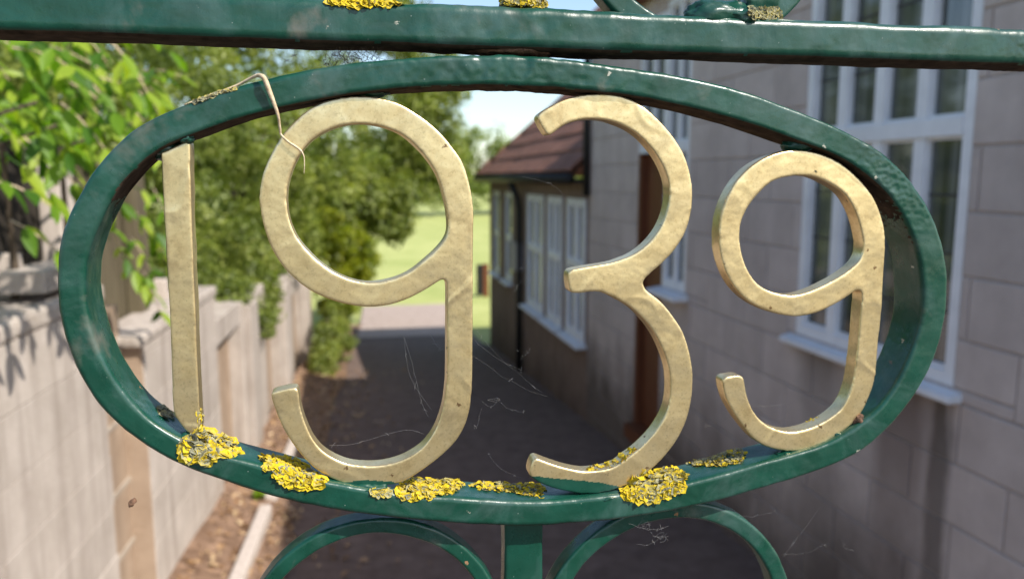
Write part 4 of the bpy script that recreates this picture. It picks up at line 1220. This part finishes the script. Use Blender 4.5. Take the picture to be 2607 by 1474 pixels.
LI = [
 ('yellow and grey lichen rosette at the foot of the numeral one', [(478,1112),(500,1090),(520,1085),(560,1108),(595,1120),(612,1150),(575,1160),(548,1165),(530,1178),(500,1172),(470,1165),(465,1140)], 190, (0.4, 1.0), (0.0012, 0.0026), 0.75),
 ('thin upright strip of lichen beside the foot of the numeral one', [(504,1040),(514,1038),(522,1090),(508,1090)], 22, (0.3, 0.9), (0.0006, 0.0012), 0.3),
 ('small dull olive lichen flake left of the numeral one foot', [(402,1038),(440,1036),(440,1060),(412,1060)], 12, (0.1, 0.3), (0.0012, 0.0022), 0.6),
 ('long yellow lichen patch left of the foot of the large nine', [(655,1163),(700,1158),(765,1172),(800,1200),(826,1222),(815,1240),(775,1240),(745,1238),(712,1222),(690,1200)], 230, (0.5, 1.0), (0.0009, 0.0019), 0.35),
 ('yellow lichen patch right of the foot of the large nine', [(1005,1245),(1040,1222),(1075,1205),(1130,1206),(1180,1234),(1150,1255),(1110,1262),(1050,1270),(1015,1262)], 230, (0.45, 1.0), (0.0009, 0.0018), 0.45),
 ('small pale lichen scrap on the ring under the large nine', [(938,1248),(990,1244),(1002,1256),(960,1264)], 40, (0.25, 0.7), (0.0007, 0.0013), 0.5),
 ('yellow lichen strip left of the tip of the three', [(1195,1236),(1235,1222),(1290,1222),(1340,1224),(1385,1242),(1380,1268),(1340,1262),(1290,1252),(1230,1248)], 190, (0.4, 1.0), (0.0008, 0.0016), 0.5),
 ('thick bright yellow lichen clump at the right foot of the three', [(1585,1240),(1610,1215),(1660,1195),(1715,1188),(1752,1215),(1735,1245),(1700,1262),(1650,1275),(1615,1275),(1588,1268)], 270, (0.45, 1.0), (0.0010, 0.0021), 0.45),
 ('yellow lichen ruffles along the inside of the lower three', [(1484,1198),(1510,1184),(1555,1172),(1590,1148),(1614,1136),(1618,1146),(1590,1168),(1560,1185),(1535,1194)], 70, (0.6, 1.0), (0.0010, 0.0017), 0.1),
 ('grey and yellow lichen cluster left of the small nine', [(1724,1172),(1770,1158),(1830,1145),(1868,1132),(1898,1155),(1890,1180),(1840,1186),(1770,1188)], 170, (0.2, 1.0), (0.0007, 0.0015), 0.8),
 ('tiny yellow lichen tuft inside the small nine', [(2046,1064),(2080,1052),(2085,1066),(2052,1074)], 14, (0.7, 1.0), (0.0005, 0.0010), 0.0),
 ('yellow lichen edge on top of the rail toward the left', [(826,4),(880,2),(930,6),(1030,8),(1020,14),(935,14),(910,20),(880,10),(850,16)], 80, (0.55, 1.0), (0.0010, 0.0018), 0.1),
 ('pale yellow lichen crust at the base of the upright above the rail', [(1272,0),(1390,4),(1400,22),(1330,20),(1276,14)], 110, (0.3, 0.85), (0.0006, 0.0012), 0.5),
 ('pale crusty lichen at the base of the rusty upright', [(1905,20),(1985,24),(1990,50),(1940,52),(1905,42)], 90, (0.15, 0.45), (0.0006, 0.0012), 0.5),
 ('grey-tan lichen crust on the upper left shoulder of the ring', [(468,268),(500,252),(560,232),(602,220),(606,226),(560,240),(500,262)], 70, (0.1, 0.5), (0.0004, 0.0009), 0.5),
]
for i, (lb, poly, n, tone, size, gm) in enumerate(LI):
    lichen('lichen_patch', lb, poly, int(n*1.5), tone, (size[0]*0.75, size[1]*1.15), 0.0001, gm*0.7, 40+i)

# dry grass stem caught on the ring and the nine
sp = [(470, 268, 0.002), (545, 240, 0.003), (601, 219, 0.004), (640, 199, 0.001), (658, 193, -0.001), (672, 199, -0.003), (684, 228, -0.0025), (697, 262, -0.002), (708, 295, -0.0012), (713, 330, 0.0006), (716, 344, 0.0014), (735, 362, 0.0012), (755, 375, 0.0010), (768, 386, 0.0012)]
ctr = [P(a, b, c) for (a, b, c) in sp]
def smooth_path(pts, k=6):
    out = []
    n = len(pts)
    for i in range(n-1):
        p0, p1, p2, p3 = pts[max(i-1, 0)], pts[i], pts[i+1], pts[min(i+2, n-1)]
        for j in range(k):
            t = j/k
            out.append(0.5*((2*p1)+(p2-p0)*t+(2*p0-5*p1+4*p2-p3)*t*t+(3*p1-p0-3*p2+p3)*t**3))
    out.append(pts[-1])
    return out
def stem_width(i, n):
    t = i/n
    return 0.00045+0.00055*math.exp(-((t-0.42)/0.16)**2)
pp_ = smooth_path(ctr)
me = tube_mesh('dry_grass_stem', [p-pp_[0] for p in pp_], [stem_width(i, len(pp_)) for i in range(len(pp_))], 7)
gs = tag(link('dry_grass_stem', me, M['straw']), 'pale dry grass stem looped over the ring beside the large nine', 'grass stem')
gs.location = pp_[0]
pq = smooth_path([P(768, 386, 0.0012), P(774, 400, 0.001), P(775, 420, 0.001), P(774, 443, 0.0012)])
link('frayed_end', tube_mesh('frayed_end', [p-pp_[0] for p in pq], [0.0003-0.0002*i/len(pq) for i in range(len(pq))], 5), M['straw'], gs)

# cobwebs: fine threads between the bars
def cobweb(label, threads, rad=0.00004, tuft=None, seed=0, mat='web'):
    rnd = random.Random(seed)
    v, f = [], []
    def add(pts, r):
        m = tube_mesh('t', pts, r, 4)
        b = len(v); v.extend([w.co.copy() for w in m.vertices]); f.extend([[b+i for i in p.vertices] for p in m.polygons])
        bpy.data.meshes.remove(m)
    for th in threads:
        pts = [P(*q) for q in th]
        if len(pts) == 2:
            a, b = pts; pts = [a+(b-a)*t+Vector((rnd.gauss(0, .0003), rnd.gauss(0, .0003), -0.0022*4*t*(1-t)+rnd.gauss(0, .0003))) for t in np.linspace(0, 1, 9)]
        else: pts = smooth_path(pts, 4)
        add(pts, rad*rnd.uniform(0.25, 0.5))
        # fluff caught on the thread
        for _ in range(3):
            q = rnd.choice(pts); d = Vector((rnd.gauss(0, 1), rnd.gauss(0, 1), rnd.gauss(0, 1))).normalized()*rnd.uniform(0.0006, 0.0016)
            add([q-d, q+Vector((0, 0, .0003)), q+d], rad*0.6)
    if tuft:
        for (px, py, y, n, rr) in tuft:
            c = P(px, py, y)
            for _ in range(n//2):
                d = Vector((rnd.gauss(0, 1), rnd.gauss(0, .6), rnd.gauss(0, 1))).normalized()*rr*rnd.uniform(.4, 1)
                e_ = Vector((rnd.gauss(0, 1), rnd.gauss(0, .6), rnd.gauss(0, 1)))*rr*0.25
                add(smooth_path([c+e_, c+d*0.5+e_*1.5, c+d], 3), rad*0.4)
    o0 = v[0].copy()
    o = link('cobweb', mesh('cobweb', [q-o0 for q in v], f), M[mat])
    o.location = o0
    return tag(o, label, 'cobweb', 'cobwebs spun across the gate')
Yw = 0.010
cobweb('long cobweb threads stretched between the large nine and the three', [[(1204, 830, Yw), (1380, 1000, Yw)], [(1204, 860, Yw), (1330, 940, Yw)], [(1206, 905, Yw), (1395, 1010, Yw)], [(1310, 740, Yw), (1350, 700, Yw), (1445, 702, Yw)], [(1330, 450, Yw), (1420, 480, Yw), (1478, 575, Yw)]],
       tuft=[(1330, 895, Yw, 8, 0.004), (1325, 675, Yw, 7, 0.0035)], seed=1)
cobweb('single fine cobweb thread curving inside the lower large nine', [[(838, 1133, Yw), (900, 1130, Yw), (985, 1105, Yw), (1040, 1094, Yw), (1078, 1104, Yw)]], 0.00005, seed=2)
cobweb('dusty cobweb strands hanging inside the stem of the large nine', [[(1030, 860, Yw), (1090, 1062, Yw)], [(1028, 858, Yw), (1045, 960, Yw), (1096, 1040, Yw)], [(1095, 850, Yw), (1134, 890, Yw)]], 0.00006, seed=3)
cobweb('tangled cobweb below the left of the three above dark path', [[(1225, 1020, Yw), (1250, 1036, Yw), (1268, 1015, Yw), (1240, 1018, Yw)], [(1270, 1020, Yw), (1340, 1045, Yw)], [(1206, 1090, Yw), (1225, 1040, Yw)], [(1245, 1160, Yw), (1330, 1215, Yw)]], 0.00005, [(1262, 1022, Yw, 6, 0.003)], seed=4)
cobweb('fluffy seed-laden cobweb hanging under the ring by the right scroll', [[(1640, 1328, 0.004), (1690, 1372, 0.004)], [(1622, 1385, 0.006), (1690, 1360, 0.006)], [(1600, 1330, 0.004), (1700, 1340, 0.004)]], 0.00007, [(1688, 1362, 0.004, 16, 0.0045), (1642, 1334, 0.006, 16, 0.004)], seed=5)
cobweb('cobweb threads catching light below the small nine', [[(1990, 1420, Yw), (2030, 1370, Yw), (2085, 1295, Yw)], [(1880, 1310, Yw), (1975, 1294, Yw)], [(2000, 1410, Yw), (2110, 1380, Yw)], [(2140, 1370, Yw), (2170, 1400, Yw)]], 0.00004, [(2025, 1380, Yw, 7, 0.004)], seed=6)
cobweb('faint cobweb threads inside the hook of the small nine', [[(1905, 1032, Yw), (1995, 1030, Yw), (2150, 990, Yw)], [(1790, 1080, Yw), (1850, 1062, Yw)]], 0.00003, seed=7)
cobweb('dark cobweb fluff in the gap between rail and ring', [[(700, 135, Yw), (740, 158, Yw), (752, 125, Yw)], [(830, 112, Yw), (880, 150, Yw)], [(850, 118, Yw), (930, 148, Yw)], [(845, 140, Yw), (870, 112, Yw)]], 0.0002, [(868, 138, Yw, 60, 0.005), (910, 138, Yw, 60, 0.006), (830, 160, Yw, 34, 0.0028), (950, 136, Yw, 50, 0.006)], seed=8, mat='debris')
fr = blob('leaf_fragment', P(337, 1279, 0.0), (0.0012, 0.0005, 0.0019), M['rust'], 4.2, 0.4, None, 3)
tag(fr, 'tiny brown leaf fragment hanging on a web thread below the ring', 'leaf fragment')
fr.rotation_euler = (0, 0.5, 0)
th_ = [P(345, 1128, 0.001), P(341, 1200, 0.0005), P(337, 1275, 0.0)]
link('thread', tube_mesh('thread', [p-fr.location for p in smooth_path(th_, 4)], 0.000012, 4), M['web'], fr).matrix_parent_inverse = Matrix.Rotation(-0.5, 4, 'Y')
